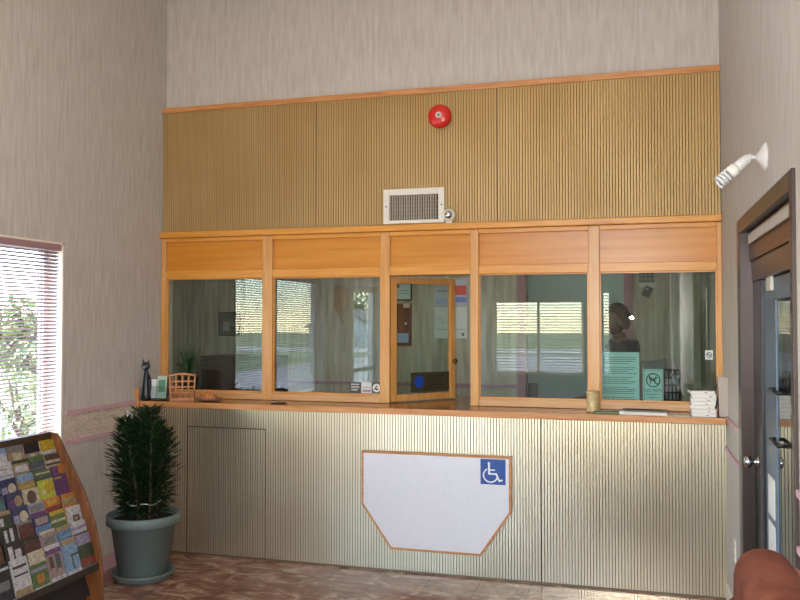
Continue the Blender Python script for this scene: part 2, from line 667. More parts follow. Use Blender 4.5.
mb.box(XL - .05, a1 - .13, .99, XL - .04, a1 - .1, 1.02)
build('push_bar', mb, plain(96, 104, 104, .4, .5), d)

a0, a1, z0, z1 = RGD
mb = MB()
mb.box(a0, YR - .12, 0, a0 + .05, YR + .01, z1)
mb.box(a1 - .05, YR - .12, 0, a1, YR + .01, z1)
mb.box(a0 + .05, YR - .12, z1 - .05, a1 - .05, YR + .01, z1)
d = struct('door_3', mb, M['white'])
mb = MB()
for x in (a0 + .052, a1 - .112):
    mb.box(x, YR - .09, .02, x + .06, YR - .05, z1 - .055)
mb.box(a0 + .112, YR - .09, .02, a1 - .112, YR - .05, .14)
mb.box(a0 + .112, YR - .09, z1 - .13, a1 - .112, YR - .05, z1 - .055)
build('door_leaf', mb, M['white'], d)
build('pane', MB().box(a0 + .112, YR - .073, .14, a1 - .112, YR - .067, z1 - .13), M['clear'], d)
build('push_bar', MB().box(a0 + .08, YR - .045, .98, a1 - .08, YR - .015, 1.03), plain(96, 104, 104, .4, .5), d)

# right door: dark frame, transom grille, slate leaf with glass
a0, a1, z0, z1 = RDOOR
mb = MB()
mb.box(XR - .014, a0 - .01, 0, XR + .15, a0 + .035, z1 + .01)
mb.box(XR - .014, a1 - .10, 0, XR + .15, a1 + .01, z1 + .01)
mb.box(XR - .014, a0 + .035, z1 - .06, XR + .15, a1 - .10, z1 + .01)
mb.box(XR + .04, a0 + .035, z1 - .30, XR + .11, a1 - .10, z1 - .20)
d = struct('door_2', mb, M['bronze'], bevel=.004)
build('head_board', MB().box(XR + .03, a0 + .035, z1 - .20, XR + .05, a1 - .10, z1 - .06), M['dark_wood'], d)
mb = MB()
mb.box(XR + .018, a0 + .06, z1 - .125, XR + .024, a1 - .14, z1 - .119)
mb.box(XR + .018, a0 + .06, z1 - .079, XR + .024, a1 - .14, z1 - .073)
y = a0 + .06
while y < a1 - .14:
    mb.box(XR + .018, y, z1 - .119, XR + .024, y + .010, z1 - .079)
    y += .034
mb.box(XR + .024, a0 + .06, z1 - .125, XR + .029, a1 - .14, z1 - .121)
mb.box(XR + .024, a0 + .06, z1 - .077, XR + .029, a1 - .14, z1 - .073)
build('transom_grille', mb, plain(150, 140, 128, .4, .3), d)
build('latch_post', MB().box(XR + .045, a1 - .345, 0, XR + .12, a1 - .101, z1 - .301), plain(46, 44, 48, .35, .4), d, bevel=.004)
LX0, LX1 = XR + .06, XR + .10
mb = MB()
mb.box(LX0, a1 - .66, .01, LX1, a1 - .352, z1 - .305)
mb.box(LX0, a0 + .04, .01, LX1, a0 + .14, z1 - .305)
mb.box(LX0, a0 + .14, .01, LX1, a1 - .66, .25)
mb.box(LX0, a0 + .14, z1 - .40, LX1, a1 - .66, z1 - .305)
leaf = build('door_leaf', mb, M['slate'], d, bevel=.003)
build('pane', MB().box(LX0 + .006, a0 + .14, .25, LX0 + .014, a1 - .66, z1 - .40), glass('door_glass', (.55, .6, .58, 1), 1.7), leaf)
for z in (1.11, 1.32):
    mb = MB().tube([(LX0 + .006, a1 - .63, z), (LX0 - .02, a1 - .63, z), (LX0 - .02, a1 - .84, z), (LX0 + .006, a1 - .84, z)], .008, 8)
    build('pull_bar', mb, M['black'], leaf)
X = Matrix.Translation((XR + .045, a1 - .24, .95)) @ Matrix.Rotation(-PI / 2, 4, 'Y')
build('door_knob', MB().lathe([(.028, 0), (.028, .006), (.012, .01), (.012, .03), (.026, .036), (.03, .05), (.022, .062), (.004, .066)], X, 20), M['chrome'], d)
for z0_, z1_ in ((.76, .93), (.51, .73), (.3, .48)):
    build('sticker', MB().box(LX0 - .002, a1 - .60, z0_, LX0, a1 - .42, z1_), M['white'], leaf)
build('closer_plate', MB().box(LX0 - .012, a1 - .62, 1.74, LX0, a1 - .50, 1.86), plain(196, 192, 180, .4), leaf)
struct('wall_side_room', MB().box(XR + 1.3, 2.4, 0, XR + 1.4, 5.2, 2.6), plain(150, 146, 118, .8))
struct('ceiling_side_room', MB().box(XR + T, 2.4, 2.6, XR + 1.4, 5.2, 2.7), M['ceiling'])
struct('floor_side_room', MB().box(XR + T + .02, 2.4, -.1, XR + 1.4, 5.2, 0), plain(96, 84, 74, .8))
struct('wall_side_room_end', MB().box(XR + T, 5.1, 0, XR + 1.3, 5.2, 2.6).box(XR + T, 2.4, 0, XR + 1.3, 2.5, 2.6), plain(150, 146, 118, .8))


# ------------------------------------------------------------------ ribbed metal
def ribs(x0, x1, z0, z1, yf, pitch=.0182, back=.03):
    """one sheet of vertical ribs: flat faces with a narrow groove between"""
    n = max(1, round((x1 - x0) / pitch))
    p = (x1 - x0) / n
    mb = MB()
    g = p * .17
    dpt = .0045
    prof = []
    for i in range(n):
        a = x0 + i * p
        prof += [(a, yf + dpt, 1), (a + g * .5, yf + dpt, 0), (a + g * .72, yf + .0012, 0), (a + g * 1.1, yf, 0), (a + p - g * .6, yf, 0), (a + p - g * .22, yf + .0012, 0)]
    prof.append((x1, yf + dpt, 0))
    pts = [(q[0], q[1]) for q in prof]
    for i in range(len(pts) - 1):
        (xa, ya), (xb, yb) = pts[i], pts[i + 1]
        groove = ya > yf + .004 or yb > yf + .004
        mb.add([(xa, ya, z0), (xb, yb, z0), (xb, yb, z1), (xa, ya, z1)], [(0, 1, 2, 3)], 1 if groove else 0)
    yb = yf + back
    mb.box(x0, yf + dpt + .001, z0, x1, yb, z1, 1)
    return mb


ZU0, ZU1 = 2.245, 3.128
xj1, xj2 = at(316, 160, 'y', YG).x, at(497, 160, 'y', YG).x
for i, (xa, xb, lab) in enumerate(((XL + .003, xj1 - .0015, 'ribbed metal wall sheet above the glass, left, by the left wall'),
                                   (xj1 + .0015, xj2 - .0015, 'ribbed metal wall sheet above the glass, middle, carrying the red bell'),
                                   (xj2 + .0015, XR - .003, 'ribbed metal wall sheet above the glass, right, by the spiral bulb lamp'))):
    build('ribbed_wall_sheet', ribs(xa, xb, ZU0, ZU1, YG, back=.049), [M['rib_dim'], M['groove']], None, lab, 'wall panel', 'ribbed metal sheets above the glass')

# counter front
ZT = HC - .037
cf = thing('reception_counter', ((XL + XR) / 2, YP, 0), 'reception counter front of pale gold ribbed metal under the worktop', 'counter')
ja, jb, jc = at(187, 480, 'y', YP).x, at(265.5, 480, 'y', YP).x, at(541, 480, 'y', YP).x
zt = at(230, 428, 'y', YP).z
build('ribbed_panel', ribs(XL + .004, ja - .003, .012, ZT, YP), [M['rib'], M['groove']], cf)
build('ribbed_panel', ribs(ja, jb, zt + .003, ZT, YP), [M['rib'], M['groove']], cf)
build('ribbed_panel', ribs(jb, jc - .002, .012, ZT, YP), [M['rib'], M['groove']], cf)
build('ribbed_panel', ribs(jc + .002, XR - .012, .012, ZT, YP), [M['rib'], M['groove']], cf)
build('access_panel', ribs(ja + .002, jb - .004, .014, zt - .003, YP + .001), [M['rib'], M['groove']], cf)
mb = MB().box(XL + .003, YP + .032, 0, XR - .003, YG + .02, ZT)
build('carcass', mb, plain(60, 46, 34, .8), cf)
build('base_strip', MB().box(XL + .016, YP + .002, 0, XR - .016, YP + .03, .011), plain(120, 104, 84, .4, .5), cf)
build('end_angle', MB().box(XR - .011, YP - .003, .0, XR - .002, YP + .03, ZT), plain(206, 194, 164, .35, .7), cf)
# worktop
wt = thing('counter_worktop', ((XL + XR) / 2, YS, ZT), 'long brown counter worktop with an oak front edge, spanning wall to wall', 'worktop')
build('worktop', MB().box(XL + .016, YS + .012, ZT + .001, XR - .016, YG + .75, HC), M['counter'], wt)
build('front_edge', MB().box(XL + .016, YS, ZT, XR - .016, YS + .0118, HC + .001), M['oak_edge'], wt, bevel=.003)
p = at(136.5, 404, 'y', YS - .008)
build('end_block', MB().box(p.x - .02, YS - .016, ZT - .03, p.x + .02, YS + .02 - .0205, HC + .09), M['oak_edge'], wt, bevel=.003)

# ------------------------------------------------------------------ glazed partition
pt = thing('glazed_partition', ((XL + XR) / 2, YG, HC), 'orange oak partition of five glazed bays standing on the reception counter', 'partition')
Y0, Y1 = YG - .01, YG + .05
ux = lambda u, v=320: at(u, v, 'y', YG).x
ZPT, ZPB, ZH = 1.917, 1.112, 2.25
xs = [(XL + .001, ux(166)), (ux(262.5), ux(272.5)), (ux(380.5), ux(390)), (ux(470.5), ux(479)), (ux(588.5), ux(600)), (ux(717.5), XR - .001)]
for i, (xa, xb) in enumerate(xs):
    build('post', MB().box(xa, Y0, HC + .001, xb, Y1, ZH - .04), M['oak_v'], pt, bevel=.004)
build('cap_rail', MB().box(XL + .001, YG - .035, ZH - .038, XR - .001, YG - .0015, ZH + .004), M['oak'], pt, bevel=.006)
for i in range(5):
    xa, xb = xs[i][1], xs[i + 1][0]
    build('head_rail', MB().box(xa, Y0 + .002, ZPT, xb, Y1, ZPT + .058), M['oak'], pt, bevel=.004)
    build('upper_rail', MB().box(xa, Y0 + .002, ZH - .068, xb, Y1, ZH - .039), M['oak'], pt, bevel=.003)
    build('header_panel', MB().box(xa, Y0 + .028, ZPT + .058, xb, Y1 - .005, ZH - .068), M['oak_panel'], pt)
    if i != 2:
        build('sill_rail', MB().box(xa, Y0 + .002, HC + .001, xb, Y1, ZPB), M['oak_sill'], pt, bevel=.004)
        g = build('pane', MB().box(xa, YG + .022, ZPB, xb, YG + .028, ZPT), M['glass'], pt)
        # slim glazing beads
        mb = MB()
        for xe in (xa, xb - .008):
            mb.box(xe, YG + .012, ZPB, xe + .008, YG + .0215, ZPT)
        mb.box(xa + .008, YG + .012, ZPB, xb - .008, YG + .0215, ZPB + .008)
        mb.box(xa + .008, YG + .012, ZPT - .008, xb - .008, YG + .0215, ZPT)
        build('glazing_bead', mb, M['oak'], pt)
# hinged leaf of the middle bay, swung inwards
hx, hy = xs[2][1] + .004, YG + .02
LW = (xs[3][0] - hx) - .004
HXF = Matrix.Translation((hx, hy, 0)) @ Matrix.Rotation(R(49), 4, 'Z')
sz0, sz1, st = HC + .008, ZPT - .006, .045
mb = MB()
mb.box(0, 0, sz0, st, .035, sz1, 0, HXF)
mb.box(LW - st, 0, sz0, LW, .035, sz1, 0, HXF)
mb.box(st, 0.001, sz0, LW - st, .034, sz0 + st, 0, HXF)
mb.box(st, 0.001, sz1 - st, LW - st, .034, sz1, 0, HXF)
sash = build('hinged_sash', mb, M['oak_v'], pt, bevel=.003)
build('pane', MB().box(st, .014, sz0 + st, LW - st, .020, sz1 - st, 0, HXF), M['glass'], sash)
X = HXF @ Matrix.Translation((LW - .022, 0, 1.33)) @ Matrix.Rotation(PI / 2, 4, 'X')
build('knob', MB().lathe([(.008, 0), (.008, .012), (.016, .018), (.018, .026), (.012, .034), (.002, .036)], X, 18), plain(110, 74, 36, .3, .5), sash)

# ------------------------------------------------------------------ signs on the partition glass
# sign on the swung leaf
mb = MB().box(.165, -.002 + .0135, sz0 + st + .01, LW - st - .005, .0135, sz0 + st + .145, 0, HXF)
sg = build('window_sticker', mb, plain(66, 60, 40, .4), None, 'dark sticker with a blue round emblem on the open sash glass', 'sticker')
X = HXF @ Matrix.Translation((.235, .0112, sz0 + st + .08)) @ Matrix.Rotation(PI / 2, 4, 'X')
build('emblem', MB().lathe([(.042, 0), (.042, .0008)], X, 24, smooth=False), plain(24, 66, 160, .4), sg)
mb = MB()
for k in range(5):
    zz = sz0 + st + .03 + k * .021
    for q in range(4):
        mb.box(.295 + q * .037, .0105, zz, .295 + q * .037 + (.03 if (k + q) % 3 else .022), .0112, zz + .008, 0, HXF)
build('lettering', mb, plain(30, 28, 22, .5), sg)


def flat(u0, v0, u1, v1, y, t=.002, mat=None):
    a, b = at(u0, v1, 'y', y), at(u1, v0, 'y', y)
    return MB().box(a.x, y - t, min(a.z, b.z), b.x, y, max(a.z, b.z)), a, b


YF = YG + .0218
# row of three little stickers low on the second pane
a, b = at(349.5, 395, 'y', YF), at(361, 383.5, 'y', YF)
ZS = ZPB + .012
s = build('window_sticker', MB().box(a.x, YF - .0015, ZS, b.x, YF, ZS + .072), plain(58, 54, 52, .4), None, 'black sticker, leftmost of three low on the second pane from left', 'sticker')
mb = MB()
for k in range(3):
    mb.box(a.x + .012, YF - .0022, ZS + .016 + k * .018, b.x - .012 - .01 * (k == 0), YF - .0015, ZS + .026 + k * .018)
build('lettering', mb, plain(170, 168, 164, .5), s)
c = at(372, 390, 'y', YF)
s = build('window_sticker', MB().box(b.x + .004, YF - .0015, ZS, c.x - .004, YF, ZS + .072), plain(206, 202, 200, .4), None, 'pale sticker with red lettering, between the black and round stickers', 'sticker')
for k in range(5):
    xx = b.x + .012 + k * .012
    build('letter', MB().box(xx, YF - .0022, ZS + .006, xx + .008, YF - .0015, ZS + .024), plain(150, 66, 66, .5), s)
build('band', MB().box(b.x + .01, YF - .0022, ZS + .036, c.x - .01, YF - .0015, ZS + .042), plain(140, 140, 140, .5), s)
e = at(380, 390, 'y', YF)
s = build('window_sticker', MB().box(c.x, YF - .0015, ZS, c.x + .066, YF, ZS + .072), plain(84, 74, 66, .4), None, 'square sticker with a white ring, rightmost of three on second pane', 'sticker')
X = Matrix.Translation((c.x + .033, YF - .0015, ZS + .036)) @ Matrix.Rotation(PI / 2, 4, 'X')
build('ring', MB().lathe([(.028, 0), (.028, .0006)], X, 24, smooth=False), plain(214, 212, 208, .5), s)
X2 = Matrix.Translation((c.x + .03, YF - .0021, ZS + .036))
mb = MB()
mb.box(-.012, -.0006, -.012, .002, 0, .002, 0, X2)
mb.box(.0, -.0006, -.016, .014, 0, -.004, 0, X2)
mb.box(-.004, -.0006, .004, .008, 0, .016, 0, X2)
build('emblem', mb, plain(60, 60, 60, .5), s)

# tall teal notice and no pets sign, behind the fifth pane
YN = YG + .06
a, b = at(601, 352, 'y', YN), at(639.5, 402, 'y', YN)
nz0 = HC + .005
s = build('paper_notice', MB().box(a.x, YN, nz0, b.x, YN + .004, a.z), M['teal'], None, 'large pale teal printed notice behind the rightmost glass pane', 'notice')
mb = MB()
zz = a.z - .035
k = 0
rr = random.Random(4)
while zz > nz0 + .04:
    xx = a.x + .012
    xe = b.x - .015 - (.05 if k % 4 == 3 else rr.random() * .02)
    if k % 5 != 4:
        while xx < xe:
            wd = .008 + rr.random() * .016
            mb.box(xx, YN - .0006, zz, min(xx + wd, xe), YN, zz + .0045)
            xx += wd + .004
    elif mb.v:
        build('text_block', mb, M['ink'], s)
        mb = MB()
    zz -= .0125
    k += 1
if mb.v:
    build('text_block', mb, M['ink'], s)
a, b = at(643, 369, 'y', YN), at(663.5, 402, 'y', YN)
s = thing('no_pets_sign', ((a.x + b.x) / 2, YN, nz0), 'small teal NO PETS sign with a crossed dog symbol', 'sign')
build('sign_plate', MB().box(a.x, YN, nz0, b.x, YN + .005, a.z), M['teal'], s)
w = b.x - a.x
mb = MB()
for (x0_, z0_, x1_, z1_) in ((a.x + .005, nz0 + .005, a.x + .009, a.z - .005), (b.x - .009, nz0 + .005, b.x - .005, a.z - .005), (a.x + .005, a.z - .009, b.x - .005, a.z - .005), (a.x + .005, nz0 + .005, b.x - .005, nz0 + .009)):
    mb.box(x0_, YN - .0008, z0_, x1_, YN, z1_)
build('frame_line', mb, plain(90, 130, 132, .5), s)
cx, cz = (a.x + b.x) / 2, a.z - .068
mb = MB()
ring = [(cx + .04 * math.cos(t * PI / 16), YN - .001, cz + .04 * math.sin(t * PI / 16)) for t in range(33)]
mb.tube(ring, .0042, 5)
mb.tube([(cx - .028, YN - .001, cz + .028), (cx + .028, YN - .001, cz - .028)], .0035, 5)
mb.box(cx - .02, YN - .0012, cz - .004, cx + .014, YN, cz + .012)      # dog body
mb.box(cx - .02, YN - .0012, cz - .022, cx - .013, YN, cz - .004)
mb.box(cx + .007, YN - .0012, cz - .022, cx + .014, YN, cz - .004)
mb.box(cx + .009, YN - .0012, cz + .008, cx + .024, YN, cz + .021)
mb.box(cx - .026, YN - .0012, cz + .006, cx - .019, YN, cz + .018)
build('symbol', mb, M['ink'], s)
build('lettering', text_mb('NO PETS', .0275, Matrix.Translation((cx, YN - .0006, cz - .065)), bold=True), plain(66, 104, 108, .5), s)
mb = MB()
for zz, hw in ((cz - .092, .042), (cz - .112, .026)):
    xx = cx - hw
    while xx < cx + hw:
        mb.box(xx, YN - .0006, zz, xx + .009, YN, zz + .008)
        xx += .0125
build('small_lettering', mb, plain(80, 116, 120, .5), s)
# little no smoking sticker on the rightmost pane
a = at(709, 355, 'y', YF)
s = build('window_sticker', MB().box(a.x - .022, YF - .0015, a.z - .028, a.x + .022, YF, a.z + .028), plain(206, 208, 204, .4), None, 'little white no smoking sticker at right edge of the rightmost pane', 'sticker')
mb = MB()
mb.tube([(a.x + .015 * math.cos(t * PI / 10), YF - .002, a.z + .015 * math.sin(t * PI / 10)) for t in range(21)], .0022, 5)
mb.tube([(a.x - .01, YF - .002, a.z + .01), (a.x + .01, YF - .002, a.z - .01)], .002, 5)
mb.box(a.x - .01, YF - .0022, a.z - .002, a.x + .01, YF - .0015, a.z + .002)
build('symbol', mb, M['ink'], s)

# ------------------------------------------------------------------ fold-down accessible board
YBd = YP - .004
Pc = [at(u, v, 'y', YBd - .03) for u, v in ((361.5, 450.5), (511, 457), (509.5, 515), (481, 556), (390.5, 549.5), (361, 502))]
zt_ = (Pc[0].z + Pc[1].z) / 2
zm_ = (Pc[2].z + Pc[5].z) / 2
zb_ = (Pc[3].z + Pc[4].z) / 2
outl = [(Pc[0].x, zt_), (Pc[1].x, zt_), (Pc[1].x, zm_), (Pc[3].x, zb_), (Pc[4].x, zb_), (Pc[0].x, zm_)]
cx, cz = sum(p[0] for p in outl) / 6, sum(p[1] for p in outl) / 6
bd = thing('folding_shelf_board', (cx, YBd, zb_), 'white folding shelf board with cut corners and oak edging on counter front', 'shelf')


def inset(poly, d):
    out = []
    n = len(poly)
    for i in range(n):
        p0, p1, p2 = Vector(poly[i - 1]), Vector(poly[i]), Vector(poly[(i + 1) % n])
        e1, e2 = (p1 - p0).normalized(), (p2 - p1).normalized()
        n1, n2 = Vector((e1.y, -e1.x)), Vector((e2.y, -e2.x))
        k = (n1 + n2) / (1 + n1.dot(n2))
        out.append(tuple(p1 + k * d))
    return out


inn = inset(outl, .014)
build('board', MB().prism(inn, YBd - .030, YBd - .006, 'y'), M['board'], bd)
mb = MB()
nn = 6
vs = [(p[0], YBd - .031, p[1]) for p in outl] + [(p[0], YBd - .031, p[1]) for p in inn] + [(p[0], YBd - .004, p[1]) for p in outl] + [(p[0], YBd - .004, p[1]) for p in inn]
fs = []
for i in range(nn):
    j = (i + 1) % nn
    fs += [(i, j, nn + j, nn + i), (2 * nn + i, 3 * nn + i, 3 * nn + j, 2 * nn + j), (i, 2 * nn + i, 2 * nn + j, j), (nn + i, nn + j, 3 * nn + j, 3 * nn + i)]
mb.add(vs, fs)
build('edging', mb, M['oak_edge'], bd)
build('wall_batten', MB().box(outl[0][0] + .08, YBd - .004, zt_ - .08, outl[1][0] - .08, YBd + .003, zt_ - .02), M['oak_edge'], bd)
p = at(502, 524, 'y', YBd)
build('support_bracket', MB().box(p.x - .008, YBd - .02, p.z - .03, p.x + .008, YBd - .001, p.z + .02), M['cream'], bd)
a, b = at(480.5, 484, 'y', YBd - .032), at(505.5, 459, 'y', YBd - .032)
S = b.x - a.x
sx, sz = a.x, zt_ - .018 - S
ys = YBd - .0302
pl = build('symbol_plate', MB().box(sx, ys - .001, sz, sx + S, ys, sz + S), M['navy'], bd)
y_ = ys - .0013
mb = MB()
k = lambda x, z: (sx + x * S, y_, sz + z * S)
mb.lathe([(.052 * S, 0), (.052 * S, .0012)], Matrix.Translation(k(.34, .83)) @ Matrix.Rotation(PI / 2, 4, 'X'), 16)
tb = .034 * S
arc = [k(.40 + .28 * math.cos(t), .36 + .27 * math.sin(t)) for t in [R(118) + i * R(235) / 20 for i in range(21)]]


def ribbon(mb, pts, w, y):
    """flat band of constant width along a path in the x-z plane"""
    L = []
    for i, p in enumerate(pts):
        a, b = Vector(pts[max(0, i - 1)]), Vector(pts[min(len(pts) - 1, i + 1)])
        t = (b - a).normalized()
        nrm = Vector((-t.z, 0, t.x))
        p = Vector(p)
        L.append((p + nrm * w / 2, p - nrm * w / 2))
    for (a, b), (c, d) in zip(L, L[1:]):
        q = [a, b, d, c]
        mb.add([Vector((v.x, y, v.z)) for v in q] + [Vector((v.x, y + .0012, v.z)) for v in q], [(0, 1, 2, 3), (7, 6, 5, 4), (0, 4, 5, 1), (1, 5, 6, 2), (2, 6, 7, 3), (3, 7, 4, 0)])


ribbon(mb, arc, .055 * S, y_)
ribbon(mb, [k(.34, .78), k(.345, .40)], .075 * S, y_)
ribbon(mb, [k(.345, .57), k(.58, .57)], .055 * S, y_ - .0002)
ribbon(mb, [k(.32, .42), k(.64, .42)], .065 * S, y_ - .0002)
ribbon(mb, [k(.62, .44), k(.755, .13)], .07 * S, y_ - .0004)
ribbon(mb, [k(.73, .14), k(.88, .19)], .06 * S, y_ - .0006)
build('wheelchair_symbol', mb, plain(226, 230, 236, .5), pl)

# ------------------------------------------------------------------ bell, vent, sensor, wall lamp
c = at(439.5, 116, 'y', YG - .04)
r = .078
FX = Matrix.Translation((c.x, YG, c.z)) @ Matrix.Rotation(PI / 2, 4, 'X')
bl = thing('fire_alarm_bell', (c.x, YG, c.z), 'round red fire alarm bell high on the ribbed wall', 'bell')
build('back_box', MB().lathe([(.045, -0.001), (.045, .022), (.03, .024)], FX, 28), M['red'], bl)
build('gong', MB().lathe([(r * .93, .022), (r, .024), (r, .034), (r * .97, .044), (r * .86, .055), (r * .6, .064), (r * .3, .068), (r * .05, .069)], FX, 40), M['red'], bl)
build('hub', MB().lathe([(.020, .068), (.020, .072), (.012, .073), (.012, .071), (.003, .071)], FX, 24), plain(220, 210, 206, .4), bl)
build('bolt', MB().lathe([(.008, .071), (.008, .077), (.002, .079)], FX, 12), plain(120, 130, 140, .3, .8), bl)
a, b = at(383.5, 223, 'y', YG - .01), at(444.5, 187, 'y', YG - .01)
vz0, vz1 = 2.262, b.z
v_ = thing('air_vent', ((a.x + b.x) / 2, YG, vz0), 'rectangular cream air vent grille above the oak header', 'vent')
fw = .042
mb = MB()
mb.box(a.x, YG - .016, vz0, a.x + fw, YG - .0005, vz1)
mb.box(b.x - fw, YG - .016, vz0, b.x, YG - .0005, vz1)
mb.box(a.x + fw, YG - .016, vz0, b.x - fw, YG - .0005, vz0 + fw * .55)
mb.box(a.x + fw, YG - .016, vz1 - fw, b.x - fw, YG - .0005, vz1)
build('vent_frame', mb, M['cream'], v_, bevel=.003)
mb = MB()
x = a.x + fw + .006
while x < b.x - fw - .004:
    X = Matrix.Translation((x, YG - .007, 0)) @ Matrix.Rotation(R(-24), 4, 'Z')
    mb.box(-.0012, -.008, vz0 + fw * .55, .0008, .005, vz1 - fw, 0, X)
    x += .0165
build('vanes', mb, plain(204, 192, 172, .45), v_)
mb = MB()
for k in range(6):
    zz = vz0 + fw * .55 + (k + .6) * (vz1 - fw - vz0 - fw * .55) / 6.2
    mb.box(a.x + fw, YG - .003, zz, b.x - fw, YG - .001, zz + .002)
build('rear_bars', mb, plain(150, 144, 134, .4), v_)
build('duct', MB().box(a.x + fw, YG - .0009, vz0 + fw * .55, b.x - fw, YG - .0003, vz1 - fw), plain(36, 32, 28, .8), v_)
for xx in (a.x + fw * .45, b.x - fw * .45):
    X = Matrix.Translation((xx, YG - .016, (vz0 + vz1) / 2)) @ Matrix.Rotation(PI / 2, 4, 'X')
    build('screw', MB().lathe([(.006, 0), (.006, .002), (.002, .003)], X, 12), plain(130, 124, 114, .4, .6), v_)
c = at(448.5, 216, 'y', YG - .045)
s = thing('motion_sensor', (c.x, YG - .03, ZH + .004), 'small round white sensor with shiny lens, on oak header beside the vent', 'sensor')
build('foot', MB().box(c.x - .022, YG - .034, ZH + .0045, c.x + .022, YG - .006, ZH + .022), M['cream'], s, bevel=.004)
FX = Matrix.Translation((c.x, YG - .008, ZH + .056)) @ Matrix.Rotation(PI / 2, 4, 'X')
build('housing', MB().lathe([(.040, 0), (.044, .008), (.043, .026), (.034, .040), (.030, .042)], FX, 26), M['cream'], s)
build('lens', MB().lathe([(.027, .040), (.026, .048), (.016, .056), (.003, .059)], FX, 22), M['chrome'], s)

# spiral bulb lamp on the right wall
wl = at(766, 157, 'x', XR)
lamp = thing('wall_lamp', (XR, wl.y, wl.z), 'white swivel wall lamp holding a bare spiral bulb, beside dark door', 'lamp')
X = Matrix.Translation((XR, wl.y, wl.z)) @ Matrix.Rotation(-PI / 2, 4, 'Y')
build('mounting_plate', MB().lathe([(.058, 0), (.058, .004), (.05, .012), (.03, .022), (.016, .034), (.012, .036)], X, 30), plain(204, 200, 194, .5), lamp)
tip = Vector((XR - .165, wl.y - .01, wl.z - .085))
j0 = Vector((XR - .035, wl.y, wl.z))
j1 = Vector((XR - .062, wl.y, wl.z + .002))
build('swivel_arm', MB().tube([j0, j1], .009, 10).ball(j1, .014), plain(204, 200, 194, .5), lamp)
ax = (tip - j1).normalized()
q = Vector((0, 0, 1)).rotation_difference(ax).to_matrix().to_4x4()
X = Matrix.Translation(j1) @ q
build('socket', MB().lathe([(.012, .0), (.021, .008), (.022, .06), (.02, .062)], X, 22), plain(204, 200, 194, .5), lamp)
bulb = build('bulb_base', MB().lathe([(.018, .062), (.026, .068), (.027, .092), (.021, .1), (.01, .102)], X, 22), plain(222, 218, 206, .4), lamp)
pts = []
for i in range(90):
    t = i / 89
    an = t * 2 * PI * 3.5
    pts.append(X @ Vector((.0215 * math.cos(an), .0215 * math.sin(an), .104 + t * .052)))
build('spiral_tube', MB().tube(pts, .0058, 8), plain(212, 212, 208, .3), bulb)
# outlets and switches
p = at(735.5, 551, 'x', XR)
o = build('wall_outlet', MB().box(XR - .006, p.y - .035, p.z - .057, XR, p.y + .035, p.z + .057), M['jamb'], None, 'pale wall outlet low on the right wall beside the ribbed counter', 'outlet', bevel=.002)
for dz in (.025, -.025):
    for dy in (-.008, .008):
        build('slot', MB().box(XR - .0066, p.y + dy - .002, p.z + dz - .006, XR - .006, p.y + dy + .002, p.z + dz + .006), M['black'], o)
p = at(129.5, 416.5, 'x', XL)
o = build('wall_switch', MB().box(XL + .0025, p.y - .035, p.z - .045, XL + .010, p.y + .035, p.z + .045), M['white'], None, 'white switch plate on left wall just above the potted shrub', 'switch', bevel=.002)
build('toggle', MB().box(XL + .010, p.y - .005, p.z - .01, XL + .018, p.y + .005, p.z + .01), M['white'], o)


# ------------------------------------------------------------------ foliage helper
def leaf(mb, p, d, L, w, up, mat=0, droop=.12):
    d = d.normalized()
    side = d.cross(up)
    if side.length < 1e-3:
        side = Vector((1, 0, 0))
    side.normalize()
    nrm = side.cross(d)
    m1 = p + d * L * .35 + nrm * L * .03
    m2 = p + d * L * .7 - Vector((0, 0, 1)) * L * droop * .5
    tp = p + d * L - Vector((0, 0, 1)) * L * droop
    mb.add([p, m1 + side * w / 2, m1 - nrm * w * .12, m1 - side * w / 2, m2 + side * w * .36, m2 - nrm * w * .1, m2 - side * w * .36, tp],
           [(0, 2, 1), (0, 3, 2), (1, 2, 5, 4), (2, 3, 6, 5), (4, 5, 7), (5, 6, 7)], mat)


def rv(r):
    return Vector((r.uniform(-1, 1), r.uniform(-1, 1), r.uniform(-1, 1)))


# potted shrub
PX, PY = -2.985, 4.62
sa = build('plant_saucer', MB().lathe([(.15, 0), (.185, .004), (.2, .04), (.204, .05), (.196, .052), (.19, .042), (.16, .014), (.02, .012)], Matrix.Translation((PX, PY, 0)) @ Matrix.Diagonal((.95, .95, 1, 1)), 40), M['pot'], None, 'grey round plastic saucer under the big plant pot', 'saucer')
tree = thing('potted_shrub', (PX, PY, .015), 'bushy dark green shrub in a grey pot at the left end of the counter', 'plant')
PTX = Matrix.Translation((PX, PY, .015)) @ Matrix.Diagonal((.95, .95, 1, 1))
build('pot', MB().lathe([(.15, 0), (.155, .004), (.205, .325), (.225, .328), (.236, .335), (.238, .385), (.230, .392), (.218, .388), (.208, .34), (.200, .335), (.02, .334)], PTX, 48), M['pot'], tree)
build('soil', MB().lathe([(.205, .345), (.205, .352), (.1, .362), (.01, .364)], PTX, 32), M['soil'], tree)
r = random.Random(5)
fol = MB()
stems = MB()
canes = [(-.03, .0, 1.06, -.02, .0), (.03, .03, 1.07, .03, .03), (-.06, -.02, 1.0, -.12, -.02), (.05, -.03, .99, .09, -.03), (.0, -.06, .84, -.03, -.10), (-.02, .06, .98, -.06, .07), (.05, .05, .92, .09, .08), (-.06, .03, .95, -.14, .05)]
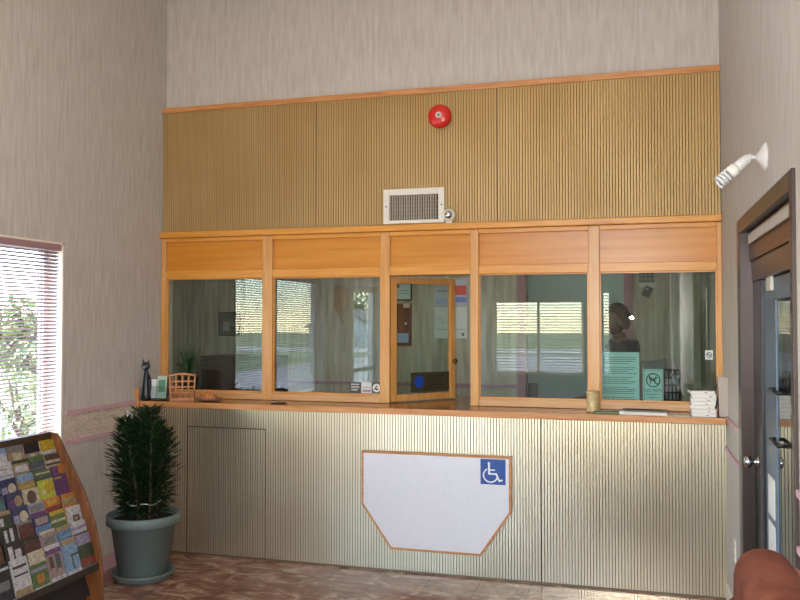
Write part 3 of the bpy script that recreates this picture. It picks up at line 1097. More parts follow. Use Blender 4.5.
for bx_, by_, zt2, tx_, ty_ in canes:
    base = Vector((PX + bx_, PY + by_, .37))
    top = Vector((PX + tx_, PY + ty_, zt2 - .03))
    pts = [base.lerp(top, t) + Vector((math.sin(t * 3 + bx_ * 40) * .008, math.cos(t * 3) * .008, 0)) for t in (0, .25, .5, .75, 1)]
    stems.tube(pts, [.011, .010, .009, .007, .004], 7)
    nlf = 460
    for i in range(nlf):
        t = .03 + .97 * (i / nlf)
        p = base.lerp(top, t)
        an = i * 2.399 + r.random()
        out = Vector((math.cos(an), math.sin(an), 0))
        rise = .15 + .75 * t + r.uniform(-.3, .4)
        d = out + Vector((0, 0, rise))
        off = (.03 + .085 * math.sin(PI * min(1, t * .85 + .12))) * r.uniform(.15, 1)
        leaf(fol, p + out * off * .9 + Vector((0, 0, off * .4)), d, r.uniform(.055, .105) * (1.05 - .25 * t), r.uniform(.016, .025), Vector((0, 0, 1)), 0, .1)
build('stems', stems, M['bark'], tree)
build('foliage', fol, M['leaf'], tree)
mb = MB()
mb.tube([(PX + .105 * math.cos(t * PI / 16), PY + .105 * math.sin(t * PI / 16), .475 + .006 * math.sin(t)) for t in range(33)], .004, 6)
build('tie_cord', mb, plain(206, 208, 196, .6), tree)

# ------------------------------------------------------------------ brochure rack on the left wall
RY1 = 4.13
RY0 = 3.27
xt, zt2 = -3.235, .965
xb2, zb2 = -2.945, .235
rack = thing('brochure_rack', (XL + .2, (RY0 + RY1) / 2, 0), 'sloping brown wooden brochure rack under the blind covered window', 'rack')
sp_ = [at(u, v, 'y', RY1) for u, v in ((58.5, 433), (72, 462), (86, 492), (96, 522), (102, 552), (104, 576))]
side = [(XL + .012, 0), (XL + .012, zt2)] + [(q.x, q.z) for q in sp_] + [(sp_[-1].x, 0)]
for y in (RY1 - .018, RY0):
    build('side_panel', MB().prism(side, y, y + .018, 'y'), M['rack_wood'], rack, bevel=.002)
build('top_rail', MB().box(XL + .012, RY0 + .018, zt2 - .055, xt - .036, RY1 - .018, zt2), M['dark_wood'], rack)
sl = Vector((xb2 - xt, 0, zb2 - zt2))
NT = 8
slope = sl.normalized()
nrm = Vector((-slope.z, 0, slope.x))          # out of the face, towards the room
if nrm.x < 0:
    nrm = -nrm
bk = [(xt - .075, zt2 - .06), (xt - .063, zt2 - .06), (xb2 - .053, .05), (xb2 - .065, .05)]
build('back_board', MB().prism(bk, RY0 + .018, RY1 - .018, 'y'), plain(38, 34, 34, .7), rack)
build('toe_board', MB().box(xb2 - .10, RY0 + .018, 0, xb2 - .08, RY1 - .018, .05), M['dark_wood'], rack)
tiers = []
BH = .215
for k in range(NT):
    # foot of the tier's brochures, its lip steps forward down the slope
    topz = zt2 - .032 - k * .0735
    f = k / (NT - 1)
    fx = xt - .008 + .25 * f
    fz = topz - BH * .985
    tiers.append(Vector((fx + .045, 0, fz)))
    build('tier_shelf', MB().box(fx + .012, RY0 + .018, fz - .010, fx + .049, RY1 - .018, fz - .003).box(fx + .0465, RY0 + .018, fz - .003, fx + .049, RY1 - .018, fz + (.03 if k == NT - 1 else .01)), plain(52, 44, 40, .5), rack)

COLS = {'white': (216, 216, 220), 'cream': (214, 204, 176), 'yellow': (206, 176, 40), 'lime': (196, 206, 60), 'green': (92, 122, 62), 'dgreen': (46, 66, 40), 'navy': (42, 52, 104),
        'blue': (98, 140, 192), 'sky': (140, 178, 214), 'teal': (84, 124, 130), 'purple': (112, 66, 120), 'orange': (214, 128, 44), 'red': (150, 46, 40), 'dred': (92, 34, 32),
        'black': (28, 26, 30), 'grey': (128, 128, 130), 'tan': (176, 152, 120), 'brown': (98, 64, 48), 'pinkish': (176, 150, 150), 'lav': (164, 156, 188), 'slate': (84, 92, 106)}
BR = [
    [('yellow-headed white brochure', 'white', [(0, .72, 1, 1, 'yellow'), (.1, .62, .9, .64, 'grey')]),
     ('black-topped wedding photo brochure', 'pinkish', [(0, .74, 1, 1, 'black'), (.35, .55, .6, .72, 'cream')]),
     ('tan landscape brochure', 'tan', [(0, .84, 1, 1, 'grey'), (.3, .62, .8, .8, 'cream')]),
     ('pale blue and white brochure', 'white', [(0, .86, 1, 1, 'sky'), (0, .6, 1, .64, 'blue')]),
     ('grey coastal brochure', 'grey', [(0, .8, 1, 1, 'slate')]),
     ('plain cream brochure', 'cream', [(.1, .8, .9, .9, 'brown')])],
    [('brown and cream banded brochure', 'cream', [(0, .84, 1, 1, 'brown'), (0, .70, 1, .76, 'brown')]),
     ('green-topped slate brochure', 'slate', [(0, .88, 1, 1, 'green'), (0, .66, 1, .7, 'grey')]),
     ('tan photo brochure with white lettering', 'tan', [(.1, .7, .9, .86, 'white'), (0, .92, 1, 1, 'dgreen')]),
     ('white brochure with a red line', 'white', [(.05, .82, .7, .84, 'red'), (0, .66, 1, .68, 'blue')]),
     ('blue harbour brochure', 'blue', [(0, .84, 1, 1, 'white')]),
     ('dark green forest brochure', 'dgreen', [(.2, .8, .8, .9, 'cream')])],
    [('purple brochure with an orange corner', 'purple', [(.5, .78, 1, 1, 'orange'), (.1, .66, .6, .7, 'yellow')]),
     ('green and grey striped brochure', 'green', [(0, .72, 1, .84, 'slate'), (0, .9, 1, .94, 'cream')]),
     ('blue-grey misty lake brochure', 'tan', [(0, .82, 1, 1, 'sky'), (0, .66, 1, .72, 'yellow')]),
     ('navy brochure with a cream moon, upper one', 'navy', [('disc', .68, .74, .24, 'cream'), (.06, .62, .4, .8, 'lav')]),
     ('dark harbour night brochure', 'black', [(0, .7, 1, .8, 'blue')]),
     ('white map brochure', 'white', [(.2, .7, .8, .9, 'green')])],
    [None,
     ('lime yellow card taller than its neighbours', 'lime', [(.45, .7, .95, .94, 'yellow'), (.1, .66, .36, .76, 'cream')]),
     ('cream brochure with a dark oval', 'cream', [('disc', .5, .78, .3, 'brown'), (0, .58, 1, .62, 'black')]),
     ('navy brochure with a cream moon, middle one', 'navy', [('disc', .7, .76, .24, 'tan'), (.06, .64, .4, .82, 'purple')]),
     ('teal brochure', 'teal', [(0, .9, 1, 1, 'slate')]),
     ('slate brochure with white band', 'slate', [(0, .8, 1, .9, 'white')])],
    [('orange and cream sunset brochure', 'orange', [(0, .70, 1, .86, 'tan'), (0, .86, 1, .9, 'yellow')]),
     ('orange brochure with a red base', 'orange', [(0, .62, 1, .78, 'red'), (.2, .84, .8, .94, 'yellow')]),
     ('lavender grey brochure with photo strip', 'lav', [(.1, .78, .9, .94, 'grey'), (0, .62, 1, .76, 'purple')]),
     ('navy brochure with a cream moon, lower one', 'navy', [('disc', .68, .74, .25, 'cream'), (.06, .6, .4, .8, 'lav')]),
     ('dark pine forest brochure', 'dgreen', [(0, .9, 1, 1, 'tan'), (.3, .66, .5, .84, 'white')]),
     ('rust brochure', 'dred', [(0, .86, 1, .94, 'tan')])],
    [('white brochure with a small portrait', 'white', [(.35, .6, .8, .76, 'brown'), (.45, .62, .68, .72, 'tan')]),
     ('green and yellow striped brochure', 'green', [(0, .9, 1, 1, 'yellow'), (0, .72, 1, .78, 'cream')]),
     ('blue brochure with a photo of cliffs', 'navy', [(.1, .8, .9, .96, 'pinkish'), (0, .56, 1, .76, 'blue')]),
     ('dark red brochure framed in grey', 'dred', [(0, .94, 1, 1, 'grey'), (0, .5, .1, .94, 'grey')]),
     ('black brochure with white waterfalls', 'black', [(.3, .6, .46, .92, 'white'), (.62, .64, .8, .94, 'white'), (.2, .55, .9, .62, 'lime')]),
     ('red and black show brochure', 'red', [(0, .84, 1, 1, 'black')])],
    [('lavender and white mountain brochure', 'white', [(0, .78, 1, .86, 'lav'), (0, .55, 1, .68, 'dgreen')]),
     ('blue brochure with a tan header', 'blue', [(0, .88, 1, 1, 'tan'), (.2, .7, .9, .76, 'sky')]),
     ('pinkish grey town brochure', 'pinkish', [(0, .93, 1, 1, 'cream'), (.2, .66, .9, .84, 'grey')]),
     ('dark red brochure with a black border', 'dred', [(0, .93, 1, 1, 'black'), (0, .5, .08, .94, 'black')]),
     ('black and white splash brochure', 'black', [(.2, .6, .45, .9, 'white'), (.55, .56, .9, .8, 'white')]),
     ('brown leather-look brochure', 'brown', [(.2, .74, .8, .84, 'tan')])],
    [('lavender, green and red flower brochure', 'dgreen', [(0, .72, 1, 1, 'lav'), (0, .18, 1, .38, 'red'), (0, 0, 1, .16, 'grey')]),
     ('sky blue palm brochure', 'sky', [(0, .86, 1, 1, 'tan'), (.45, .55, 1, .6, 'dgreen'), (.5, .3, .56, .56, 'dgreen'), (0, 0, 1, .2, 'white'), ('disc', .55, .26, .07, 'slate')]),
     ('crowd photo brochure with white foot', 'pinkish', [(0, .9, 1, 1, 'white'), (0, .78, 1, .9, 'purple'), (.15, .45, .4, .74, 'brown'), (.55, .4, .85, .76, 'slate'), (0, 0, 1, .22, 'white')]),
     ('pale green brochure with a lilac band', 'green', [(0, .7, 1, 1, 'cream'), (0, .52, 1, .6, 'lav'), (.3, .25, .7, .44, 'orange'), (0, 0, 1, .16, 'white')]),
     ('white newsprint brochure with black lettering', 'white', [(.1, .78, .9, .84, 'black'), (.1, .6, .9, .64, 'black'), (0, 0, 1, .3, 'tan')]),
     ('black brochure with grey photo', 'black', [(.1, .4, .9, .6, 'grey'), (0, .84, 1, .9, 'white'), (0, 0, 1, .14, 'white')])],
]
def cover(r, g, b):
    k = ('cover', r, g, b)
    if k not in _cache:
        c = srgb(r * .78, g * .78, b * .78)  # print colours darkened to stand for the shade on the rack
        d = (c[0] * .62, c[1] * .62, c[2] * .66, 1)
        e = (min(1, c[0] * 1.25 + .02), min(1, c[1] * 1.22 + .02), min(1, c[2] * 1.15 + .02), 1)
        _cache[k] = ramp_mat('printed_cover', (1, 1, 1), [(.32, d), (.5, c), (.7, e)], 55, 4, .35, coord='obj')
    return _cache[k]


tn = ['top', 'second', 'third', 'fourth', 'fifth', 'sixth', 'seventh', 'lowest']
cn = ['by the right side panel', 'second from the right', 'third from the right', 'fourth from the right', 'fifth from the right', 'sixth from the right']
PITCHY = .128
BW = .120
lean = R(15.5)
for k in range(NT):
    ft = tiers[k]
    for c_ in range(6):
        spec = BR[k][c_]
        if spec is None:
            continue
        desc, body, deco = spec
        yc = RY1 - .018 - .064 - c_ * PITCHY + random.uniform(-.004, .004)
        h = BH * random.uniform(.97, 1.03)
        if 'lime' in desc:
            h *= 1.1
        th = random.uniform(.005, .009)
        X = Matrix.Translation((ft.x, yc, ft.z)) @ Matrix.Rotation(-lean, 4, 'Y') @ Matrix.Rotation(random.uniform(-.02, .02), 4, 'X')
        mats = [body]
        mb = MB().box(-th, -BW / 2, 0, 0, BW / 2, h, 0, X)
        for q, dd in enumerate(deco):
            cname = dd[-1]
            if cname not in mats:
                mats.append(cname)
            mi = mats.index(cname)
            e_ = .0004 * (q + 1)
            if dd[0] == 'disc':
                cy, cz, rr_ = -BW / 2 + dd[1] * BW, dd[2] * h, dd[3] * BW
                poly = [(cy + rr_ * math.cos(t * PI / 9), cz + rr_ * math.sin(t * PI / 9)) for t in range(18)]
                mb.prism(poly, 0, e_, 'x', mi, X=X)
            else:
                # covers are seen from the room: their left is the nearer (smaller y) side
                mb.box(0, -BW / 2 + dd[0] * BW, dd[1] * h, e_, -BW / 2 + dd[2] * BW, dd[3] * h, mi, X)
        lab = '%s, %s tier of rack, %s' % (desc, tn[k], cn[c_])
        build('brochure', mb, [cover(*COLS[m]) for m in mats], None, lab, 'brochure', 'brochures in the sloping rack')

# ------------------------------------------------------------------ things on the counter, left end
z = HC
p = at(144, 398, 'z', z + .002)


def on(u, y):
    """x on the worktop at depth y under picture column u"""
    return at(u, 400, 'y', y).x


# dark carved figurine
fx, fy = XL + .05, 5.075
fg = thing('cat_figurine', (fx, fy, z), 'slim dark cat figurine at the left end of the counter', 'figurine')
mb = MB()
mb.lathe([(.028, .001), (.031, .01), (.032, .04), (.027, .09), (.021, .14), (.017, .185), (.013, .21), (.006, .216)], Matrix.Translation((fx, fy, z)), 18)
for s_ in (-1, 1):
    mb.ball((fx + s_ * .016, fy - .018, z + .02), .015, 0, 10, (1, 1, 1.2))
mb.tube([(fx + .012, fy + .024, z + .02), (fx + .014, fy + .036, z + .07), (fx + .012, fy + .034, z + .14), (fx + .008, fy + .02, z + .18)], .006, 7)
build('body', mb, plain(30, 34, 42, .35), fg)
mb = MB().ball((fx, fy - .004, z + .238), .031, 0, 14, (1, .9, .95))
for s_ in (-1, 1):
    mb.add([(fx + s_ * .010, fy - .008, z + .260), (fx + s_ * .028, fy - .008, z + .253), (fx + s_ * .024, fy, z + .292), (fx + s_ * .019, fy + .01, z + .253)], [(0, 1, 2), (1, 3, 2), (3, 0, 2), (0, 3, 1)])
build('head', mb, plain(40, 46, 52, .35), fg)
build('muzzle', MB().ball((fx, fy - .03, z + .231), .012, 0, 10), plain(140, 142, 144, .5), fg)
# card holder of clear plastic with cards
hx_, hy_ = on(156.5, 5.10), 5.10
ch = thing('card_holder', (hx_, hy_, z + .001), 'clear plastic holder with white and green cards, beside the cat figurine', 'card holder')
X = Matrix.Translation((hx_, hy_, z)) @ Matrix.Rotation(R(8), 4, 'Z') @ Matrix.Rotation(R(-10), 4, 'X')
X0 = Matrix.Translation((hx_, hy_, z)) @ Matrix.Rotation(R(8), 4, 'Z')
build('holder', MB().box(-.070, .030, .012, .070, .033, .16, 0, X).box(-.070, -.004, .012, .070, -.001, .10, 0, X).box(-.070, -.001, .012, .070, .03, .015, 0, X).box(-.070, -.02, .001, .070, .05, .004, 0, X0), M['plastic'], ch)
build('card_stack', MB().box(-.066, .002, .016, -.012, .020, .150, 0, X), M['white'], ch, label='white cards')
build('card_stack', MB().box(-.006, .004, .016, .062, .016, .172, 0, X).box(.004, .0034, .06, .052, .004, .145, 1, X), [plain(176, 196, 178, .5), plain(92, 146, 108, .5)], ch, label='green and white cards')
# brownish patterned card next to it
X = Matrix.Translation((on(167.5, 5.215), 5.215, z + .003)) @ Matrix.Rotation(R(-25), 4, 'Z') @ Matrix.Rotation(R(-8), 4, 'X')
mb = MB().box(-.035, 0, 0, .035, .008, .15, 0, X).box(-.03, -.0006, .02, .03, 0, .07, 1, X).box(-.03, -.0006, .09, .03, 0, .14, 2, X)
build('greeting_card', mb, [plain(160, 130, 116, .5), plain(110, 96, 90, .5), plain(176, 92, 80, .5)], None, 'brown and red patterned card beside the lattice holder', 'card')
# lattice box
lx, ly = on(182.3, 5.155), 5.155
lb = thing('lattice_holder', (lx, ly, z), 'terracotta lattice napkin holder on the counter in front of leftmost pane', 'napkin holder')
bw, tw, hh, dp = .078, .085, .172, .022
LQ = Matrix.Translation((lx, ly, z)) @ Matrix.Rotation(R(26), 4, 'Z')


def bar(mb, a, b, t):
    mb.tube([LQ @ Vector(a), LQ @ Vector(b)], t, 6)


for s_ in (-1, 1):
    mb = MB()
    for i in range(5):
        f = -1 + i * .5
        bar(mb, (f * bw, s_ * dp, .012), (f * tw, s_ * dp, hh + .012 * (1 - f * f)), .0052)
    for j in range(5):
        zz = .014 + j * (hh - .014) / 4
        ww = bw + (tw - bw) * j / 4
        if j < 4:
            bar(mb, (-ww, s_ * dp, zz), (ww, s_ * dp, zz), .0052)
        else:
            mb.tube([LQ @ Vector((ww * q, s_ * dp, zz + .012 * (1 - q * q))) for q in (-1.05, -.6, -.2, .2, .6, 1.05)], .0068, 7)
    build('lattice_side', mb, plain(204, 142, 96, .6), lb)
build('base', MB().box(-bw - .004, -dp - .006, .001, bw + .004, dp + .006, .012, 0, LQ), plain(190, 126, 84, .6), lb)

# straw hat-like dish
dx, dy = on(209, 5.17), 5.17
dh = thing('shell_ornament', (dx, dy, z), 'low orange brown shell shaped ornament right of the lattice holder', 'ornament')
build('dish', MB().lathe([(.05, .001), (.075, .006), (.098, .018), (.094, .022), (.06, .016), (.02, .014)], Matrix.Translation((dx, dy, z)) @ Matrix.Diagonal((1, .7, 1, 1)), 28), plain(150, 104, 80, .5), dh)
mb = MB().lathe([(.055, .016), (.056, .03), (.046, .048), (.026, .060), (.004, .064)], Matrix.Translation((dx - .005, dy, z)) @ Matrix.Diagonal((1, .8, 1, 1)), 24)
build('dome', mb, plain(196, 122, 62, .5), dh)
mb = MB()
for i in range(5):
    an = R(200 + i * 35)
    mb.ball((dx - .005 + .05 * math.cos(an), dy + .04 * math.sin(an), z + .042), .006, 0, 8)
build('studs', mb, plain(96, 44, 30, .5), dh)
# pen left lying
px_, py_ = on(278, 5.1), 5.1
pn = build('pen', MB().tube([(px_ - .05, py_, z + .006), (px_ + .045, py_ + .02, z + .006)], .0055, 8).tube([(px_ + .045, py_ + .02, z + .006), (px_ + .06, py_ + .023, z + .006)], [.005, .001], 8), M['black'], None, 'short black pen lying on the counter below the second pane', 'pen')
build('clip', MB().box(px_ - .05, py_ - .003, z + .0115, px_ - .01, py_ + .004, z + .0135), M['chrome'], pn)

# ------------------------------------------------------------------ things on the counter, right end
gx, gy = on(593, 5.19), 5.19
cup = thing('gold_tumbler', (gx, gy, z), 'small gold tumbler standing before the post left of the notice', 'cup')
GX = Matrix.Translation((gx, gy, z))
build('cup_body', MB().lathe([(.036, .001), (.037, .004), (.038, .128), (.036, .128), (.034, .01), (.004, .008)], GX, 28), plain(196, 172, 124, .45, .15), cup)
for zz in (.012, .066, .12):
    mb = MB().tube([GX @ Vector((.0385 * math.cos(t * PI / 14), .0385 * math.sin(t * PI / 14), zz)) for t in range(29)], .002, 5)
    build('band', mb, plain(220, 202, 160, .4, .3), cup)
# leaflets fanned, magazine, boxes, tall vase


def slab(name, cx, cy, w, d, h, z0, rot, mats, label, cat, stripes=None, group=None):
    X = Matrix.Translation((cx, cy, z0)) @ Matrix.Rotation(rot, 4, 'Z')
    mb = MB().box(-w / 2, -d / 2, 0, w / 2, d / 2, h, 0, X)
    if stripes:
        for (a0, b0, a1, b1, mi) in stripes:
            mb.box(-w / 2 + a0 * w, -d / 2 + b0 * d, h, -w / 2 + a1 * w, -d / 2 + b1 * d, h + .0006, mi, X)
    return build(name, mb, mats, None, label, cat, group)


slab('leaflet', on(609, 5.18), 5.18, .19, .13, .008, z + .0005, R(12), [plain(120, 132, 92, .4), plain(60, 66, 58, .5), plain(206, 206, 196, .4)], 'green covered leaflet lying on the counter beneath the teal notice', 'leaflet', [(.05, .1, .95, .4, 1), (.1, .6, .6, .8, 2)])
slab('magazine', on(644, 5.17), 5.17, .27, .2, .017, z + .0005, R(-4), [plain(214, 206, 196, .45), plain(166, 150, 134, .5), plain(196, 176, 160, .4)], 'thick white magazine lying flat under the NO PETS sign', 'magazine', [(0, 0, 1, 1, 1), (.05, .55, .9, .9, 2)])
slab('paper_sheet', on(672, 5.09), 5.09, .2, .075, .003, z + .0005, R(2), [plain(206, 210, 186, .5)], 'thin pale sheet at the counter edge left of the box stack', 'paper')
bxs, bys = on(702.5, 5.155), 5.155
for i in range(7):
    hb = .0218
    zz = z + .0006 + i * hb
    ox, oy, ro = random.uniform(-.004, .004), random.uniform(-.004, .004), random.uniform(-.03, .03)
    if i == 6:
        ox, ro = -.008, .06
    X = Matrix.Translation((bxs + ox, bys + oy, zz)) @ Matrix.Rotation(ro, 4, 'Z')
    ords = ['lowest', 'second from the bottom', 'third from the bottom', 'fourth from the bottom', 'third from the top', 'second from the top', 'topmost']
    top_m = plain(112, 104, 92, .6) if i == 6 else M['cream']
    cov = ' with a dull brown top' if i == 6 else ''
    b_ = build('card_box', MB().box(-.066, -.07, 0, .066, .07, hb - .006, 0, X), plain(226, 222, 214, .5), None, 'flat white box%s, %s of the stack on the counter' % (cov, ords[i]), 'box', 'flat white boxes stacked on the counter')
    build('lid', MB().box(-.068, -.072, hb - .0062, .068, .072, hb - .001, 0, X), top_m, b_)
    build('mark', MB().box(.01 + .01 * (i % 3), -.0712, .005, .026 + .01 * (i % 3), -.07, .009, 0, X), plain(96, 90, 86, .6), b_)
vx, vy = on(725, 5.13), 5.13
vs_ = thing('tapered_vase', (vx, vy, z), 'tall grey square tapered vase in the right corner of the counter', 'vase')
mb = MB()
h1, w0, w1 = .228, .034, .040
pr = [(w0, 0.001), (w1, h1), (w1 - .005, h1), (w0 - .005, .01)]
vv = []
for w_, zz in pr:
    vv += [(vx - w_, vy - w_, z + zz), (vx + w_, vy - w_, z + zz), (vx + w_, vy + w_, z + zz), (vx - w_, vy + w_, z + zz)]
ff = [(0, 3, 2, 1)]
for k_ in range(3):
    for i in range(4):
        j = (i + 1) % 4
        ff.append((k_ * 4 + i, k_ * 4 + j, (k_ + 1) * 4 + j, (k_ + 1) * 4 + i))
ff.append((12, 13, 14, 15))
mb.add(vv, ff)
build('vase_body', mb, plain(176, 162, 148, .5), vs_, bevel=.002)
pc = thing('red_pen', (vx + .018, vy, z + .02), 'red handled pen standing in the tapered vase', 'pen')
build('pen_body', MB().tube([(vx + .010, vy - .005, z + .02), (vx + .022, vy - .012, z + .20)], .005, 8), M['black'], pc)
build('pen_grip', MB().tube([(vx + .022, vy - .012, z + .20), (vx + .026, vy - .014, z + .268)], [.011, .009], 10), plain(150, 44, 54, .4), pc)
mb = MB()
cc = Vector((on(718, 5.26), 5.26, z))
mb.tube([cc + Vector((-.03, 0, .0085)), cc + Vector((-.02, -.02, .03)), cc + Vector((0, -.01, .09)), cc + Vector((.012, .0, .15)), cc + Vector((.004, .01, .185)), cc + Vector((-.014, .012, .15)), cc + Vector((-.016, .0, .07)), cc + Vector((-.03, -.03, .0095)), cc + Vector((-.05, -.035, .0085))], .0065, 8)
build('black_cord', mb, M['black'], None, 'looped black cord between the white box stack and vase', 'cord')

# ------------------------------------------------------------------ behind the glass
desk = thing('staff_desk', (-1.5, 6.1, 0), 'long staff desk behind the glass under the counter line', 'desk')
# wire organiser
a, b = at(664.5, 370, 'y', 5.5), at(680, 403, 'y', 5.5)
og = thing('wire_organiser', ((a.x + b.x) / 2, 5.53, HC), 'black wire grid organiser behind the glass, right of NO PETS sign', 'organiser')
mb = MB()
for yy in (5.5, 5.6):
    for i in range(5):
        x = a.x + (b.x - a.x) * i / 4
        mb.tube([(x, yy, HC + .004), (x, yy, a.z)], .0045, 6)
    for j in range(6):
        zz = HC + .008 + (a.z - HC - .01) * j / 5
        mb.tube([(a.x, yy, zz), (b.x, yy, zz)], .0045, 6)
for j in range(6):
    zz = HC + .008 + (a.z - HC - .01) * j / 5
    for x in (a.x, b.x):
        mb.tube([(x, 5.5, zz), (x, 5.6, zz)], .0045, 6)
build('wire_grid', mb, M['black'], og)
build('file_papers', MB().box(a.x + .008, 5.52, HC + .004, b.x - .008, 5.585, a.z - .03), plain(120, 136, 142, .6), og)
# the desk itself
build('desk_top', MB().box(-3.7, 6.0 + .1, .74, .3, 6.55 - .1, .77), plain(120, 100, 80, .5), desk)
W_ = desk
for x in (-3.65, -1.8, .22):
    build('desk_leg', MB().box(x, 6.12, 0, x + .05, 6.42, .74), plain(70, 60, 52, .6), desk)
# monitor with dark back, on a riser
a, b = at(645, 359, 'y', 5.9), at(665, 372, 'y', 5.9)
mo = thing('computer_monitor', ((a.x + b.x) / 2, 5.95, HC), 'black monitor back seen above the NO PETS sign', 'monitor')
mz = a.z
mb = MB()
mb.prism([(a.x - .02, mz - .02), (b.x + .01, mz), (b.x - .03, mz - .28), (a.x, mz - .28)], 5.9, 5.94, 'y')
build('screen_case', mb, M['black'], mo, bevel=.004)
build('stand', MB().box((a.x + b.x) / 2 - .03, 5.92, HC + .004, (a.x + b.x) / 2 + .03, 5.95, mz - .2).box((a.x + b.x) / 2 - .09, 5.86, HC + .001, (a.x + b.x) / 2 + .09, 6.0, HC + .012), M['black'], mo)

# calendar with a dark tag on the office wall
a, b = at(639, 262, 'y', YB - .004), at(655, 288, 'y', YB - .004)
s = thing('wall_calendar', ((a.x + b.x) / 2, YB, b.z), 'dark patterned wall calendar seen above the clerk through the right pane', 'calendar')
build('picture_sheet', MB().box(a.x, YB - .006, b.z + .05, b.x, YB - .001, a.z), plain(84, 92, 84, .5), s)
mb = MB()
rr = random.Random(3)
for i in range(4):
    for j in range(6):
        x, zz = a.x + .012 + i * .034, b.z + .07 + j * .034
        if zz < a.z - .03:
            mb.box(x, YB - .007, zz, x + .02 * rr.uniform(.5, 1.1), YB - .006, zz + .02)
build('pattern', mb, plain(150, 156, 146, .5), s)
build('date_strip', MB().box(a.x, YB - .006, b.z + .01, b.x, YB - .001, b.z + .045), plain(196, 200, 192, .5), s)
a2 = at(647, 291, 'y', YB - .01)
X = Matrix.Translation((a2.x, YB - .011, a2.z)) @ Matrix.Rotation(R(25), 4, 'Y')
s = build('door_chime', MB().box(-.03, -.01, -.05, .04, .011, .04, 0, X), plain(52, 56, 54, .5), None, 'small dark tilted box hanging under the wall calendar', 'chime')
build('button', MB().lathe([(.01, 0), (.01, .004)], X @ Matrix.Translation((-.005, -.01, .015)) @ Matrix.Rotation(PI / 2, 4, 'X'), 12), plain(190, 190, 180, .5), s)
# wall phone in the back room
a, b = at(518, 382, 'y', 8.87), at(529, 403, 'y', 8.87)
a, b = at(517.5, 383, 'y', YB + .3), at(527, 402, 'y', YB + .3)
ph = thing('wall_phone', ((a.x + b.x) / 2 + .1, 8.9, 1.0), 'black wall phone on the plain wall beyond the pink doorway', 'phone')
q0, q1 = at(521.5, 383, 'y', 8.88), at(529, 402, 'y', 8.88)
dxp = max(0, (DOORWAY[0] + .16) * 8.88 / 7.5 - q0.x) if False else 0
build('phone_body', MB().box(q0.x + .07, 8.85, q1.z - .05, q1.x + .09, 8.899, q0.z), M['black'], ph, bevel=.004)
build('handset', MB().box(q0.x + .085, 8.82, q1.z + .02, q0.x + .115, 8.85, q0.z - .02), plain(40, 44, 48, .4), ph, bevel=.006)

# posters and boards on the office back wall seen through the open bay


def poster(name, u0, v0, u1, v1, label, cat, fmat, body, deco, y=YB, border=.012):
    a, b = at(u0, v0, 'y', y - .01), at(u1, v1, 'y', y - .01)
    x0, x1, z0, z1 = a.x, b.x, b.z, a.z
    t = thing(name, ((x0 + x1) / 2, y, z0), label, cat)
    if fmat:
        mb = MB()
        mb.box(x0, y - .018, z0, x0 + border, y, z1)
        mb.box(x1 - border, y - .018, z0, x1, y, z1)
        mb.box(x0 + border, y - .018, z0, x1 - border, y, z0 + border)
        mb.box(x0 + border, y - .018, z1 - border, x1 - border, y, z1)
        build('picture_frame', mb, fmat, t)
    bo = border if fmat else 0
    build('sheet', MB().box(x0 + bo, y - .009, z0 + bo, x1 - bo, y, z1 - bo), body, t)
    for i, (fx0, fz0, fx1, fz1, m, nm) in enumerate(deco):
        build(nm, MB().box(x0 + fx0 * (x1 - x0), y - .0115 - .0004 * i, z0 + fz0 * (z1 - z0), x0 + fx1 * (x1 - x0), y - .009, z0 + fz1 * (z1 - z0)), m, t)
    return t


poster('framed_certificate', 391, 281, 412, 300.5, 'dark framed certificate on the office wall behind the open sash', 'certificate', M['black'], plain(196, 206, 200, .5),
       [(.25, .66, .4, .82, plain(90, 84, 96, .5), 'seal'), (.45, .5, .85, .53, plain(120, 130, 130, .5), 'lettering'), (.4, .36, .88, .39, plain(120, 130, 130, .5), 'lettering')])
poster('key_board', 390, 303.5, 411.5, 346, 'brown board with hooks and a blue card, under the framed certificate', 'board', None, plain(116, 62, 46, .6),
       [(.34, .08, .86, .3, plain(150, 176, 210, .5), 'card'), (.62, .9, .92, 1.0, plain(214, 186, 170, .5), 'card'), (.68, .5, .78, .55, plain(230, 210, 170, .4), 'tag'),
        (.4, .48, .46, .5, M['black'], 'hook'), (.4, .58, .46, .6, M['black'], 'hook'), (.4, .68, .46, .7, M['black'], 'hook'), (.4, .78, .46, .8, M['black'], 'hook'), (.7, .7, .76, .72, M['black'], 'hook')])
poster('wall_poster', 434, 280, 467, 306, 'colourful poster with a red patch on the office wall, above the white chart', 'poster', None, plain(176, 182, 190, .5),
       [(.64, .42, .98, .78, plain(206, 84, 64, .5), 'picture'), (.66, .14, .98, .34, plain(120, 128, 186, .5), 'picture'), (.05, .1, .5, .3, plain(160, 172, 206, .5), 'picture'), (.1, .55, .45, .6, plain(140, 130, 140, .5), 'lettering')])
poster('wall_chart', 434.5, 307, 467, 338.5, 'large white chart on the office wall beside the open sash', 'chart', None, plain(206, 212, 206, .5),
       [(.05, .28, .95, .3, plain(150, 160, 158, .5), 'rule'), (.08, .5, .3, .52, plain(160, 168, 166, .5), 'lettering'), (.08, .62, .32, .64, plain(160, 168, 166, .5), 'lettering'), (.84, .08, .92, .18, plain(120, 120, 110, .5), 'seal')])
poster('small_picture', 219, 312, 240, 336, 'small dark framed photograph behind the leftmost pane above a cabinet', 'picture', plain(48, 48, 52, .5), plain(86, 92, 90, .5),
       [(.2, .2, .5, .6, plain(150, 154, 150, .5), 'picture'), (.55, .4, .85, .7, plain(120, 126, 124, .5), 'picture')])
